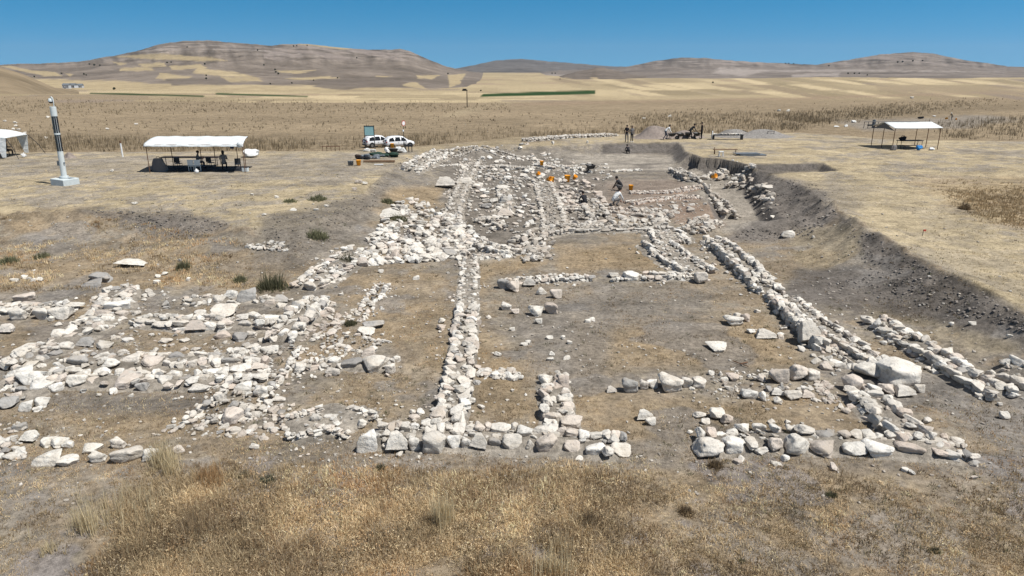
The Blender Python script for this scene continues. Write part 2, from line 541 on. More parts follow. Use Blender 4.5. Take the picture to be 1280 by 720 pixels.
def build_ground():
    ang = np.arctan((np.arange(800, 88, -1.15) - 360) / F) + PITCH
    ang = ang[ang > R(.55)]
    ys = 7.9 / np.tan(ang)
    ys = ys[ys > 6.5]
    ys = np.unique(np.concatenate([ys, np.arange(34, 50, .42), np.arange(50, 86, .26), np.arange(86, 100, .42)]))
    ys = np.concatenate([[-60, -40, -25, -15, -8, -3, 0, 2, 4, 5.5], ys, np.geomspace(ys[-1] * 1.03, 26000, 60)])
    us = np.linspace(-1.25, 1.25, 1250)
    X = np.outer(np.maximum(ys + 14, 30 + 0 * ys) if False else ys * 0 + np.where(ys < 8, 22, ys + 14), us)
    Y = np.repeat(ys[:, None], len(us), 1)
    x, y = X.ravel(), Y.ravel()
    z = height(x, y)
    px, py = project(x, y, z)
    ok = y > 5
    px = np.where(ok, px, 640); py = np.where(ok, py, 760)
    # --- what the ground is made of, place by place
    big = fbm(x * .09, y * .09, 4, 60)
    med = fbm(x * .5, y * .5, 4, 61)
    fin = fbm(x * 2.6, y * 2.6, 3, 62)
    c = np.repeat(STRAW[None], len(x), 0)
    mix = lambda a, colour: c * (1 - a[:, None]) + colour * a[:, None]
    c = mix(.75 * sstep(.46, .60, .6 * med + .4 * fin), SOIL * 1.18)
    insd = inside(x, y, EXC) & (y < 100)
    # interior of the dig: grey-brown earth with ochre grass in patches
    a = insd * (.72 + .28 * sstep(.3, .6, fin))
    c = mix(a * sstep(-1.0, 1.0, -sdf(x, y, EXC)), SOIL)
    oc = insd * sstep(.44, .58, .55 * med + .45 * fin + .1 * (big - .5)) * .55
    oc = oc * (y < 46)
    c = mix(oc, OCHRE)
    P = lambda poly, colour, amt=1.0, soft=8, wob=10, ws=.5: paint(c, px, py, poly, colour, amt, soft, wob, len(poly), x, y, ws)
    # rooms
    P([(590, 395), (640, 440), (670, 520), (590, 525)], OCHRE, .65, 14, 14)
    P([(720, 400), (960, 395), (1010, 460), (770, 470), (720, 520)], OCHRE, .7, 20, 18)
    P([(730, 490), (1060, 500), (1080, 545), (740, 545)], OCHRE, .6, 12, 14)
    P([(690, 310), (815, 303), (830, 335), (700, 342)], OCHRE, .8, 8, 8)
    P([(590, 330), (690, 325), (620, 345), (595, 380)], OCHRE, .7, 8, 8)
    P([(400, 475), (540, 470), (520, 520), (350, 525)], OCHRE, .45, 12, 14)
    P([(430, 345), (560, 340), (560, 470), (500, 475), (470, 420)], OCHRE, .5, 14, 16)
    P([(640, 360), (770, 360), (760, 470), (690, 500), (640, 420)], SOIL, .7, 14, 14)
    P([(60, 490), (300, 485), (270, 525), (60, 520)], SOIL * .86, .9, 10, 8)
    P([(60, 515), (260, 515), (200, 545), (100, 548)], OCHRE, .5, 8, 8)
    P([(0, 408), (90, 405), (50, 440), (0, 450)], OCHRE, .5, 6, 8)
    P([(500, 232), (555, 235), (545, 258), (480, 255), (470, 245)], OCHRE, .8, 5, 5)
    P([(740, 375), (840, 350), (900, 365), (860, 410), (740, 420)], SOIL * .9, .7, 12, 14)
    # far, freshly dug part: pale grey floor; red burnt earth
    P([(650, 190), (750, 192), (845, 196), (842, 212), (700, 215), (640, 205)], PALE * .92, .9, 4, 3)
    P([(850, 211), (868, 206), (905, 218), (945, 255), (960, 285), (905, 290), (890, 262)], PALE * .84, .9, 4, 3)
    P([(752, 180), (848, 178), (848, 192), (752, 193)], DARK * .9, .95, 1.5, 2)
    for k_ in range(7):  # trench edge shading painted as thin dark strips across the floor
        yy = 206 + 4.5 * k_
        P([(650 + 12 * k_, yy), (840, yy - 2), (842, yy - .6), (650 + 12 * k_, yy + 1.4)], DARK * 1.1, .6, 1, 2.5, .5)
    P([(545, 192), (680, 186), (740, 215), (760, 285), (690, 300), (570, 330), (540, 290), (560, 240)], SOIL * .80, .9, 6, 8)
    P([(735, 225), (850, 222), (880, 250), (870, 275), (760, 270), (735, 250)], RED * .5 + SOIL * .45, .8, 6, 8)
    P([(840, 255), (890, 255), (905, 280), (880, 288), (845, 280)], RED * .95, .7, 4, 5)
    P([(640, 215), (760, 218), (760, 275), (690, 290)], SOIL * .92, .6, 6, 6)
    # banks
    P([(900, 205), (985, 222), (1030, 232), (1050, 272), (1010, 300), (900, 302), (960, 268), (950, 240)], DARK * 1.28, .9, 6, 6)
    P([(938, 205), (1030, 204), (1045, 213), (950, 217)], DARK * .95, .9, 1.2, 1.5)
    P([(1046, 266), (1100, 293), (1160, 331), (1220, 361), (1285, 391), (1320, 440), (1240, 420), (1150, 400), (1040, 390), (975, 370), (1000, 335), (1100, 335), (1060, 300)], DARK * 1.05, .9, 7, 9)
    P([(985, 285), (1070, 280), (1080, 330), (1000, 335)], STRAW * .85, .5, 8, 10)
    P([(1080, 385), (1200, 410), (1280, 440), (1240, 440), (1120, 415)], STRAW * .8, .45, 10, 10)
    P([(1150, 470), (1300, 480), (1300, 560), (1220, 555)], SOIL, .8, 14, 10)
    P([(1140, 226), (1300, 218), (1310, 290), (1215, 272)], OCHRE * 1.12, .6, 16, 18)
    P([(985, 215), (1130, 235), (1300, 330), (1300, 385), (1190, 335), (1060, 262)], STRAW * 1.02, .55, 10, 12)
    P([(1040, 215), (1080, 260), (1060, 275), (1020, 240)], SOIL, .5, 8, 8)
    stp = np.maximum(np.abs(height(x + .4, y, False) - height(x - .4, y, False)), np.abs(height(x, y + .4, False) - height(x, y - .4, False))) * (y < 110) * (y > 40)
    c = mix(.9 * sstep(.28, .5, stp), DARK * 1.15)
    # left bank and plateau
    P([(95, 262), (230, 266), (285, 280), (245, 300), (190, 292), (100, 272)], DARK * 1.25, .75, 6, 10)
    P([(0, 268), (95, 262), (150, 275), (90, 300), (20, 290)], OCHRE * 1.05, .55, 6, 8)
    P([(20, 300), (110, 305), (110, 322), (20, 318)], SOIL * .95, .7, 6, 8)
    P([(330, 275), (460, 240), (500, 208), (470, 262), (440, 300), (380, 330), (320, 330)], SOIL * .78, .8, 10, 12)
    P([(0, 320), (250, 305), (330, 330), (360, 370), (180, 360), (0, 360)], OCHRE * 1.08, .5, 12, 14)
    P([(240, 325), (330, 318), (330, 345), (250, 345)], SOIL * .85, .5, 8, 10)
    P([(300, 195), (500, 190), (480, 215), (330, 222), (250, 222), (0, 215), (0, 198)], SOIL * 1.15, .55, 8, 10)
    # foreground
    P([(-200, 540), (120, 575), (60, 640), (-200, 700)], SOIL * 1.05, .55, 20, 30)
    P([(180, 575), (760, 590), (760, 820), (60, 820)], OCHRE * .95, .6, 30, 30)
    P([(760, 590), (1400, 590), (1400, 800), (760, 800)], OCHRE * 1.02, .5, 25, 40)
    P([(1150, 575), (1400, 575), (1400, 720), (1200, 680)], SOIL, .5, 25, 40)
    P([(370, 545), (1400, 566), (1400, 590), (300, 580)], SOIL * 1.0, .6, 8, 10)
    # worn bare patches of grey earth in the grass
    bare = (py > 570) * sstep(.63, .67, fbm(x * .55 + 3, y * .55, 4, 77)) * .85
    c = mix(bare, C(.235, .21, .195))
    bare2 = insd * (y < 36) * sstep(.64, .69, fbm(x * .45 + 31, y * .45, 4, 78)) * .6
    c = mix(bare2, C(.20, .185, .17))
    # --- the plain and the valley
    pl = (1 - inside(x, y, PLAT)) * sstep(60, 80, y)
    scr = SCRUB[None] * (.85 + .35 * fbm(x * .02, y * .05, 4, 80))[:, None]
    c = c * (1 - pl[:, None]) + scr * pl[:, None]
    P([(-200, 168), (420, 165), (650, 150), (700, 175), (540, 186), (-200, 192)], SCRUB * .82, .6, 6, 6, .05)
    P([(1040, 152), (1230, 143), (1280, 150), (1200, 160), (1080, 162)], SOIL * 1.1, .8, 3, 3, .1)
    P([(540, 150), (600, 128), (640, 124), (700, 122), (560, 146)], STRAW * .95, .5, 4, 4, .05)
    P([(940, 155), (1060, 140), (1280, 128), (1280, 135), (1080, 150)], SCRUB * .7, .6, 5, 5, .05)
    fld = sstep(128, 122, py + 3 * (fbm(x * .01, y * .01, 3, 81) - .5)) * (y > 120)
    # strip fields
    xr, yr = x * .97 + y * .26, y * .97 - x * .26
    cell = _hash(np.floor(xr / (70 + 90 * _hash(np.floor(yr / 190), 0 * yr, 85))), np.floor(yr / 190), 83)
    fc = FIELD[None] * (.80 + .30 * cell)[:, None] + (cell[:, None] > .82) * C(-.10, -.09, -.045)[None]
    fc = fc * (.92 + .16 * fbm(x * .03, y * .012, 3, 84))[:, None]
    c = c * (1 - fld[:, None]) + fc * fld[:, None]
    P([(0, 118), (420, 126), (560, 130), (640, 124), (800, 128), (900, 122), (1290, 112), (1290, 128), (900, 130), (600, 136), (0, 130)], SCRUB * .95, .6, 2.5, 2.5, .02)
    P([(600, 121), (604, 117.5), (680, 114.5), (744, 113), (744, 117.5)], GREEN, 1, .8, .4, .02)
    P([(112, 115.6), (255, 119.4), (255, 120.8), (112, 117)], GREEN * .9, 1, .7, .3, .02)
    P([(270, 116.3), (385, 120), (385, 121.4), (270, 118)], GREEN * 1.1, .9, .7, .3, .02)
    P([(470, 124.5), (520, 122.3), (546, 122.2), (540, 124), (490, 125)], GREEN * 1.2, .9, .7, .3, .02)
    P([(765, 114), (775, 113.5), (784, 119.5), (772, 119.5)], FALLOW * .8, .9, .6, .3, .02)
    P([(750, 118), (900, 112), (960, 117), (860, 123)], FALLOW * 1.25, .35, 2, 2, .02)
    for k_ in range(69):
        x0 = 690 + (k_ % 23) * 27 + rng.uniform(-8, 8)
        y0 = (98 if k_ < 23 else 105 if k_ < 46 else 113) + rng.uniform(-1.5, 2)
        hh = rng.uniform(6, 11)
        sh = 30 + .05 * (x0 - 700)
        colr = [FIELD * 1.25, FIELD * .74, FIELD * .64, FIELD * 1.12, FALLOW * 1.1, SCRUB * 1.0, FIELD * .85, FIELD * 1.3][int(rng.integers(8))]
        P([(x0, y0), (x0 + rng.uniform(14, 34), y0 - .4), (x0 + sh + 36, y0 + hh), (x0 + sh + 6, y0 + hh)], colr, .9, .7, .4, .02)
    for k_ in range(60):
        x0 = rng.uniform(-20, 640); y0 = rng.uniform(111, 127); ln = rng.uniform(40, 150)
        colr = [FIELD * 1.22, FIELD * .74, FIELD * .85, FALLOW * 1.2, SCRUB * 1.0, FIELD * 1.3][int(rng.integers(6))]
        P([(x0, y0), (x0 + ln, y0 + rng.uniform(-.6, .6)), (x0 + ln + 12, y0 + 1.8), (x0 - 8, y0 + 1.8)], colr, .8, .6, .5, .02)
    P([(600, 121), (604, 117.5), (680, 114.5), (744, 113), (744, 117.5)], GREEN, 1, .8, .4, .02)
    P([(112, 115.6), (255, 119.4), (255, 121.2), (112, 117.4)], GREEN * .8, 1, .8, .2, .02)
    P([(270, 116.6), (385, 120), (385, 121.6), (270, 118.2)], GREEN, .95, .8, .2, .02)
    P([(640, 129), (860, 124), (1000, 121), (1290, 113), (1290, 116), (1000, 125), (860, 127.5), (640, 132)], C(.27, .20, .14), .6, 1.2, 1.5, .02)
    P([(1090, 106), (1190, 108), (1290, 107), (1290, 118), (1100, 114)], SCRUB * 1.1, .7, 2.5, 2, .02)
    P([(700, 120), (860, 119), (1000, 118), (1000, 122), (700, 125)], FIELD * .92, .6, 1.2, 1, .02)
    nr, nc = X.shape
    i = np.arange(nr * nc).reshape(nr, nc)
    f = np.stack([i[:-1, :-1].ravel(), i[:-1, 1:].ravel(), i[1:, 1:].ravel(), i[1:, :-1].ravel()], 1)
    o = np_obj('ground', np.stack([x, y, z], 1), f, M['earth'], smooth=True, colattr=np.clip(c, .01, 1))
    tag(o, kind='structure')
build_ground()

# ------------------------------------------------------------------ hills
MAUVE, MAUVEW, HFIELD, BLUEG = C(.148, .124, .104), C(.30, .262, .235), C(.36, .288, .178), C(.105, .098, .094)

def ridge(name, prof, r0, r1, p, z0, base, patches=(), strata=0, gully=.06, seed=0, ny=70, rim_noise=.6, power_col=None):
    xs_px = np.arange(prof[0][0], prof[-1][0] + .1, 1.4)
    yp = np.interp(xs_px, [a for a, b in prof], [b for a, b in prof])
    yp = yp + rim_noise * (fbm(xs_px * .15, xs_px * 0, 4, seed + 3) - .5) * 2
    a = (xs_px - 640) / F
    # elevation of the ridge line
    b = -(yp - 360) / F
    dy, dz = cp + b * sp, -sp + b * cp
    T = np.concatenate([np.linspace(0, 1, ny), 1 + np.linspace(.03, .9, 12)])
    wob = 1 + .10 * (fbm(xs_px * .02, xs_px * 0 + seed, 3, seed) - .5)
    V, px, py, t_all, G_ = [], [], [], [], []
    for t in T:
        tt = min(t, 1)
        rr = (r0 + (r1 - r0) * t) * wob
        k = rr / dy                                  # rr is the distance along +y
        x = a * k
        ztop = CAMZ + dz * (r1 * wob) / dy
        base_z = z0 - 3
        s = np.clip(tt, 0, 1)
        prof_s = .55 * s ** p + .45 * s ** (p * 2.2) if p > 1 else s ** p
        Lg = (r1 - r0) * .11
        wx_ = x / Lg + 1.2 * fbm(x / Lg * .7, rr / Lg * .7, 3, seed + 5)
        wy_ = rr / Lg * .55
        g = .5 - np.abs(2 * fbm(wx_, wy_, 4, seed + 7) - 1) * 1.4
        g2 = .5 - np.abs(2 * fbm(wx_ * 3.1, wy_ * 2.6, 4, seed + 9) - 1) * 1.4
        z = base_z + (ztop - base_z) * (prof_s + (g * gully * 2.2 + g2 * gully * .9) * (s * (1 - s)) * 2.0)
        if t > 1:
            z = base_z + (ztop - base_z) * np.maximum(0, 1 - (t - 1) * 1.15)
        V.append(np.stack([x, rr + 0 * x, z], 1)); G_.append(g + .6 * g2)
        t_all.append(np.full(len(x), t))
    V = np.concatenate(V)
    t = np.concatenate(t_all)
    px, py = project(V[:, 0], V[:, 1], V[:, 2])
    x, y = V[:, 0] * .01, V[:, 1] * .01
    c = np.repeat(base[None], len(V), 0) * (.70 + .6 * fbm(x * 1.5, y * 1.5, 5, seed))[:, None]
    if gully > .05:      # relief shading put into the colour: gullies darkened, spurs lightened
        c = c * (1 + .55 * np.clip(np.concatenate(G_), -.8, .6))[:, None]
    if strata:
        hz = (V[:, 2] - z0) / max(1e-3, (V[:, 2].max() - z0))
        band = fbm(px * .02, hz * 30, 5, 21)
        s = sstep(.50, .64, band) * sstep(.28, .5, hz)
        c = c * (1 - strata * s[:, None]) + MAUVEW * .9 * strata * s[:, None]
        dkb = sstep(.52, .66, fbm(px * .03 + 7, hz * 26 + 5, 4, 25)) * sstep(.2, .4, hz)
        c = c * (1 - .35 * dkb[:, None])
        gl = fbm(px * .13 + 2.2 * hz + 2 * fbm(px * .02, hz * 3, 2, 3), hz * 2.2, 4, 61)
        c = c * (1 + 1.1 * (gl - .53) * sstep(.12, .3, hz) * sstep(1.0, .7, hz))[:, None]
        er = sstep(.46, .6, fbm(px * .05 + 9 * hz, hz * 8 + px * .02, 5, 31)) * sstep(.22, .4, hz) * (px > 330)
        c = c * (1 - .55 * er[:, None]) + C(.28, .235, .21) * .55 * er[:, None]
    for poly, colour, soft in patches:
        paint(c, px, py, poly, colour, .92, soft * .8, soft * 1.6, len(poly), x, y, 3)
    nr, nc = len(T), len(xs_px)
    i = np.arange(nr * nc).reshape(nr, nc)
    f = np.stack([i[:-1, :-1].ravel(), i[:-1, 1:].ravel(), i[1:, 1:].ravel(), i[1:, :-1].ravel()], 1)
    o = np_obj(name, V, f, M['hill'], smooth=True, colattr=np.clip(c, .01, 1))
    return tag(o, kind='structure')

HF = HFIELD
mesa_patches = [
    ([(140, 71), (200, 67), (262, 72), (285, 76), (240, 76), (190, 74)], HF * .85, 1.2),
    ([(172, 80), (205, 78), (208, 83), (180, 84)], HF, 1), ([(150, 85), (185, 84), (195, 88), (150, 89)], HF * .95, 1),
    ([(140, 77), (158, 79), (150, 82)], HF * .95, .8), ([(212, 83), (250, 80), (258, 85), (215, 87)], HF, 1),
    ([(248, 84), (300, 92), (330, 98), (280, 96), (240, 91)], HF, 1.2), ([(200, 91), (240, 96), (225, 102), (195, 98)], HF * .95, 1),
    ([(0, 83), (12, 82), (40, 88), (68, 90), (78, 95), (55, 95), (15, 86)], HF * .95, .8), ([(80, 91), (92, 93), (88, 96)], HF * .9, .8),
    ([(275, 96), (320, 98), (330, 102), (285, 102)], HF * .9, 1), ([(345, 88), (395, 88), (370, 92), (352, 91)], HF, 1),
    ([(350, 98), (408, 95), (425, 98), (370, 100)], HF * .92, 1), ([(520, 94), (550, 94), (540, 99), (522, 98)], HF, .9),
    ([(470, 95), (490, 95), (480, 97)], HF, .8), ([(500, 103), (520, 103), (535, 112), (505, 108)], HF, .9),
    ([(560, 94), (582, 92), (575, 105), (562, 109)], HF, 1), ([(40, 98), (90, 101), (140, 101), (205, 105), (420, 107), (560, 112), (700, 112), (700, 124), (0, 124), (40, 108)], HF * 1.03, 1.5),
    ([(390, 108), (410, 101), (470, 99), (510, 103), (500, 108), (420, 112)], MAUVE * 1.0, 1), ([(205, 98), (280, 98), (290, 105), (215, 106)], MAUVE * 1.02, 1),
    ([(575, 100), (600, 100), (612, 107), (580, 108)], MAUVE, .8), ([(425, 62), (440, 61), (430, 58), (355, 54), (390, 57)], HF * .9, .8),
]
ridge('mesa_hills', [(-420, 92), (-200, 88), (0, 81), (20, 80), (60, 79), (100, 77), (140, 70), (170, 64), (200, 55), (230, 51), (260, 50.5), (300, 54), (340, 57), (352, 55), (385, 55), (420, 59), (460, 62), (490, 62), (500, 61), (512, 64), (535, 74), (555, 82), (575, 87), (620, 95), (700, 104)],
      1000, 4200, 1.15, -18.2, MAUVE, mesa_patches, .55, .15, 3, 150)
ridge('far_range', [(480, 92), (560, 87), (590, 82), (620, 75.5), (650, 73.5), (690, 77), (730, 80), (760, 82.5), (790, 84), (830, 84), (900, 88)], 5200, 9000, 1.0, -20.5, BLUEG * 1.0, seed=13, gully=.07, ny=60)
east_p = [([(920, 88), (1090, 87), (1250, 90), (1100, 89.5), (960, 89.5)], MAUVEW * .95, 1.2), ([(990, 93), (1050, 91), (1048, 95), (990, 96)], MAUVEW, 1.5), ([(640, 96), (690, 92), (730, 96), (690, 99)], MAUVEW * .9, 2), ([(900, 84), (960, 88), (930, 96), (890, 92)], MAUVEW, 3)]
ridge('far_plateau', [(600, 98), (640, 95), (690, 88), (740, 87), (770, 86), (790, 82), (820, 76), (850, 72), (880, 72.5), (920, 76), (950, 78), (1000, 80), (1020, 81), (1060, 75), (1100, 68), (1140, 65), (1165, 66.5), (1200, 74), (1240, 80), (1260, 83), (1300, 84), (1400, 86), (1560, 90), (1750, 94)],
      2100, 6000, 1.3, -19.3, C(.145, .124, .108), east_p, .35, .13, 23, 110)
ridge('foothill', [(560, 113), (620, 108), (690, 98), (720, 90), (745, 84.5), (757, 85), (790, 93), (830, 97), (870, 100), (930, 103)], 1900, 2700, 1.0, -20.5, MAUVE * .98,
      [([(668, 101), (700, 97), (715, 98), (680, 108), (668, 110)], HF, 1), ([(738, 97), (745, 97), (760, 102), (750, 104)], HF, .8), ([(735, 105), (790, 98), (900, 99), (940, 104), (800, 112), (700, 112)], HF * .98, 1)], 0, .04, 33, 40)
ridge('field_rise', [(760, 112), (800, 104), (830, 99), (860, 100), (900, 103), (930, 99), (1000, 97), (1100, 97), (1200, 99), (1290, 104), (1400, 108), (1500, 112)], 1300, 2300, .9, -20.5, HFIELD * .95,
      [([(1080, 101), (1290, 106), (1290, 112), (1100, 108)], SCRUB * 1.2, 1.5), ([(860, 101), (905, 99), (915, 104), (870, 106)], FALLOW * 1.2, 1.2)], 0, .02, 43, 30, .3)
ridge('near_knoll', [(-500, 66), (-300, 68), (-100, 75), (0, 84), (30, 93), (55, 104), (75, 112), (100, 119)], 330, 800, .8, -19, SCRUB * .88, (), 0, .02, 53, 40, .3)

# ------------------------------------------------------------------ stones
import bmesh
def ico(sub):
    bm = bmesh.new()
    bmesh.ops.create_icosphere(bm, subdivisions=sub, radius=1)
    v = np.array([tuple(a.co) for a in bm.verts])
    f = np.array([[b.index for b in a.verts] for a in bm.faces])
    bm.free()
    return v, f
ICO = {s: ico(s) for s in (1, 2, 3, 4)}

def noise3(v, s, seed):
    return (vnoise(v[:, 0] * s + 5, v[:, 1] * s + 9, seed) + vnoise(v[:, 1] * s + 2, v[:, 2] * s + 31, seed + 1) + vnoise(v[:, 2] * s + 11, v[:, 0] * s + 3, seed + 2)) / 3 - .5

def stone_shape(seed, sub):
    r = np.random.default_rng(seed)
    v = ICO[sub][0].copy()
    n = r.uniform(2.6, 6.0)
    v = v / ((np.abs(v) ** n).sum(1) ** (1 / n))[:, None]
    for _ in range(r.integers(5, 10)):
        d = r.normal(size=3); d /= np.linalg.norm(d)
        o = r.uniform(.52, .92)
        ex = np.maximum(0, v @ d - o)
        v = v - ex[:, None] * d * .92
    k = noise3(v, 1.6, seed) * .44
    if sub > 2: k = k + noise3(v, 4.2, seed + 5) * .22
    if sub > 3: k = k + noise3(v, 9.5, seed + 8) * .11
    v = v * (1 + k)[:, None]
    lo, hi = v.min(0), v.max(0)
    return (v - (lo + hi) / 2) / (hi - lo)            # unit box

NV = 14
SHAPES = {s: [stone_shape(100 + i, s) for i in range(NV)] for s in (2, 3, 4)}
STONE_MESH = {}
def stone_mesh(var, sub):
    if (var, sub) not in STONE_MESH:
        STONE_MESH[(var, sub)] = np_mesh('stone', SHAPES[sub][var], ICO[sub][1], [M['stone']], smooth=sub > 3)
    return STONE_MESH[(var, sub)]

TINTS = [C(.66, .62, .55), C(.69, .655, .59), C(.62, .58, .515), C(.57, .53, .465), C(.70, .67, .61), C(.63, .58, .505), C(.59, .52, .445)]
DIRTY = [C(.50, .46, .40), C(.44, .405, .355), C(.54, .50, .44), C(.39, .35, .30), C(.60, .56, .50), C(.47, .41, .345)]
PINK = [C(.54, .46, .39), C(.58, .51, .44), C(.48, .42, .36), C(.61, .56, .49)]
GREY = [C(.36, .345, .32), C(.30, .285, .265), C(.42, .40, .37)]

def tint(pal=None):
    if pal == 'pink': t = random.choice(PINK)
    elif pal == 'grey': t = random.choice(GREY)
    elif pal == 'dirty': t = random.choice(DIRTY)
    else:
        t = random.choice(TINTS)
        if random.random() < .07: t = random.choice(GREY)
        elif random.random() < .10: t = random.choice(PINK)
    return np.array(t) * C(1.0, 1.012, 1.045) * random.uniform(.9, 1.08)

class Stone:
    __slots__ = ('p', 'd', 'rz', 'tx', 'ty', 't', 'var')
    def __init__(s, p, d, rz=None, tilt=.14, pal=None, t=None):
        s.p, s.d = Vector(p), d
        s.rz = random.uniform(0, 6.28) if rz is None else rz
        s.tx, s.ty = random.gauss(0, tilt), random.gauss(0, tilt)
        s.t = tint(pal) if t is None else t
        s.var = random.randrange(NV)
    def px(s): return max(s.d[0], s.d[1]) * ppm(s.p)
    def obj(s, name, parent=None):
        q = s.px()
        o = bpy.data.objects.new(name, stone_mesh(s.var, 4 if q > 11 else 3))
        o.location = s.p
        o.rotation_euler = (s.tx, s.ty, s.rz)
        o.scale = s.d
        o.color = (*[float(a) for a in s.t], 1)
        return link(o, parent)

def merge_stones(name, stones, parent=None, sub=None):
    V, Fc, Cc, b = [], [], [], 0
    for s in stones:
        k = sub or (3 if s.px() > 7 else 2)
        m = np.array(Euler((s.tx, s.ty, s.rz)).to_matrix())
        v = (SHAPES[k][s.var] * np.array(s.d)) @ m.T + np.array(s.p)
        V.append(v); Fc.append(ICO[k][1] + b); b += len(v)
        Cc.append(np.repeat(s.t[None], len(v), 0))
    return np_obj(name, np.concatenate(V), np.concatenate(Fc), M['rubble'], parent, colattr=np.concatenate(Cc))

def split_stones(parent, stones, maxn=100, minpx=6.0):
    """the stones that show largest become parts of their own, the rest one part"""
    st = sorted(stones, key=lambda s: -s.px())
    big = [s for s in st[:maxn] if s.px() >= minpx]
    rest = st[len(big):]
    for s in big: s.obj('stone', parent)
    if rest: tag(merge_stones('rubble', rest, parent), kind='stuff')

def resample(pts, step):
    out, L = [], 0
    cum = [0]
    for a, b in zip(pts[:-1], pts[1:]): cum.append(cum[-1] + (b - a).length)
    n = max(2, int(cum[-1] / step) + 1)
    for i in range(n):
        s = cum[-1] * i / (n - 1)
        j = max(k for k in range(len(cum) - 1) if cum[k] <= s + 1e-9)
        t = (s - cum[j]) / max(1e-9, cum[j + 1] - cum[j])
        out.append(pts[j].lerp(pts[j + 1], t))
    return out, cum[-1]

GX0, GY0, GS = -70.0, 4.0, .2
_gx = np.arange(GX0, 100, GS); _gy = np.arange(GY0, 135, GS)
_GX, _GY = np.meshgrid(_gx, _gy)
GRID = height(_GX.ravel(), _GY.ravel()).reshape(_GX.shape)
_GL = GRID.tolist()
def hz(x, y):
    u, v = (x - GX0) / GS, (y - GY0) / GS
    i, j = int(u), int(v)
    if i < 0 or j < 0 or i >= len(_gx) - 1 or j >= len(_gy) - 1:
        return float(height(np.array([x]), np.array([y]))[0])
    a, b = u - i, v - j
    r0, r1 = _GL[j], _GL[j + 1]
    return (r0[i] * (1 - a) + r0[i + 1] * a) * (1 - b) + (r1[i] * (1 - a) + r1[i + 1] * a) * b
def ground_fast(px, py):
    z = 0.0
    for _ in range(12):
        x, y = plane_pt(px, py, z)
        x, y = float(x), float(min(max(y, -20), 20000))
        z += .6 * (hz(x, y) - z)
    return x, y, hz(x, y)

def block_stone(b, pal=None):
    cx, cy, w_, h_ = b[:4]
    p = gpt(cx, cy + .38 * h_)
    k = ppm(p)
    W, H = w_ / k, .85 * h_ / k
    D = W * random.uniform(.7, .95)
    return Stone((p.x, p.y + D * .22, p.z + H * .38), (W, D, H), random.uniform(-.15, .15), .08, b[4] if len(b) > 4 else pal)

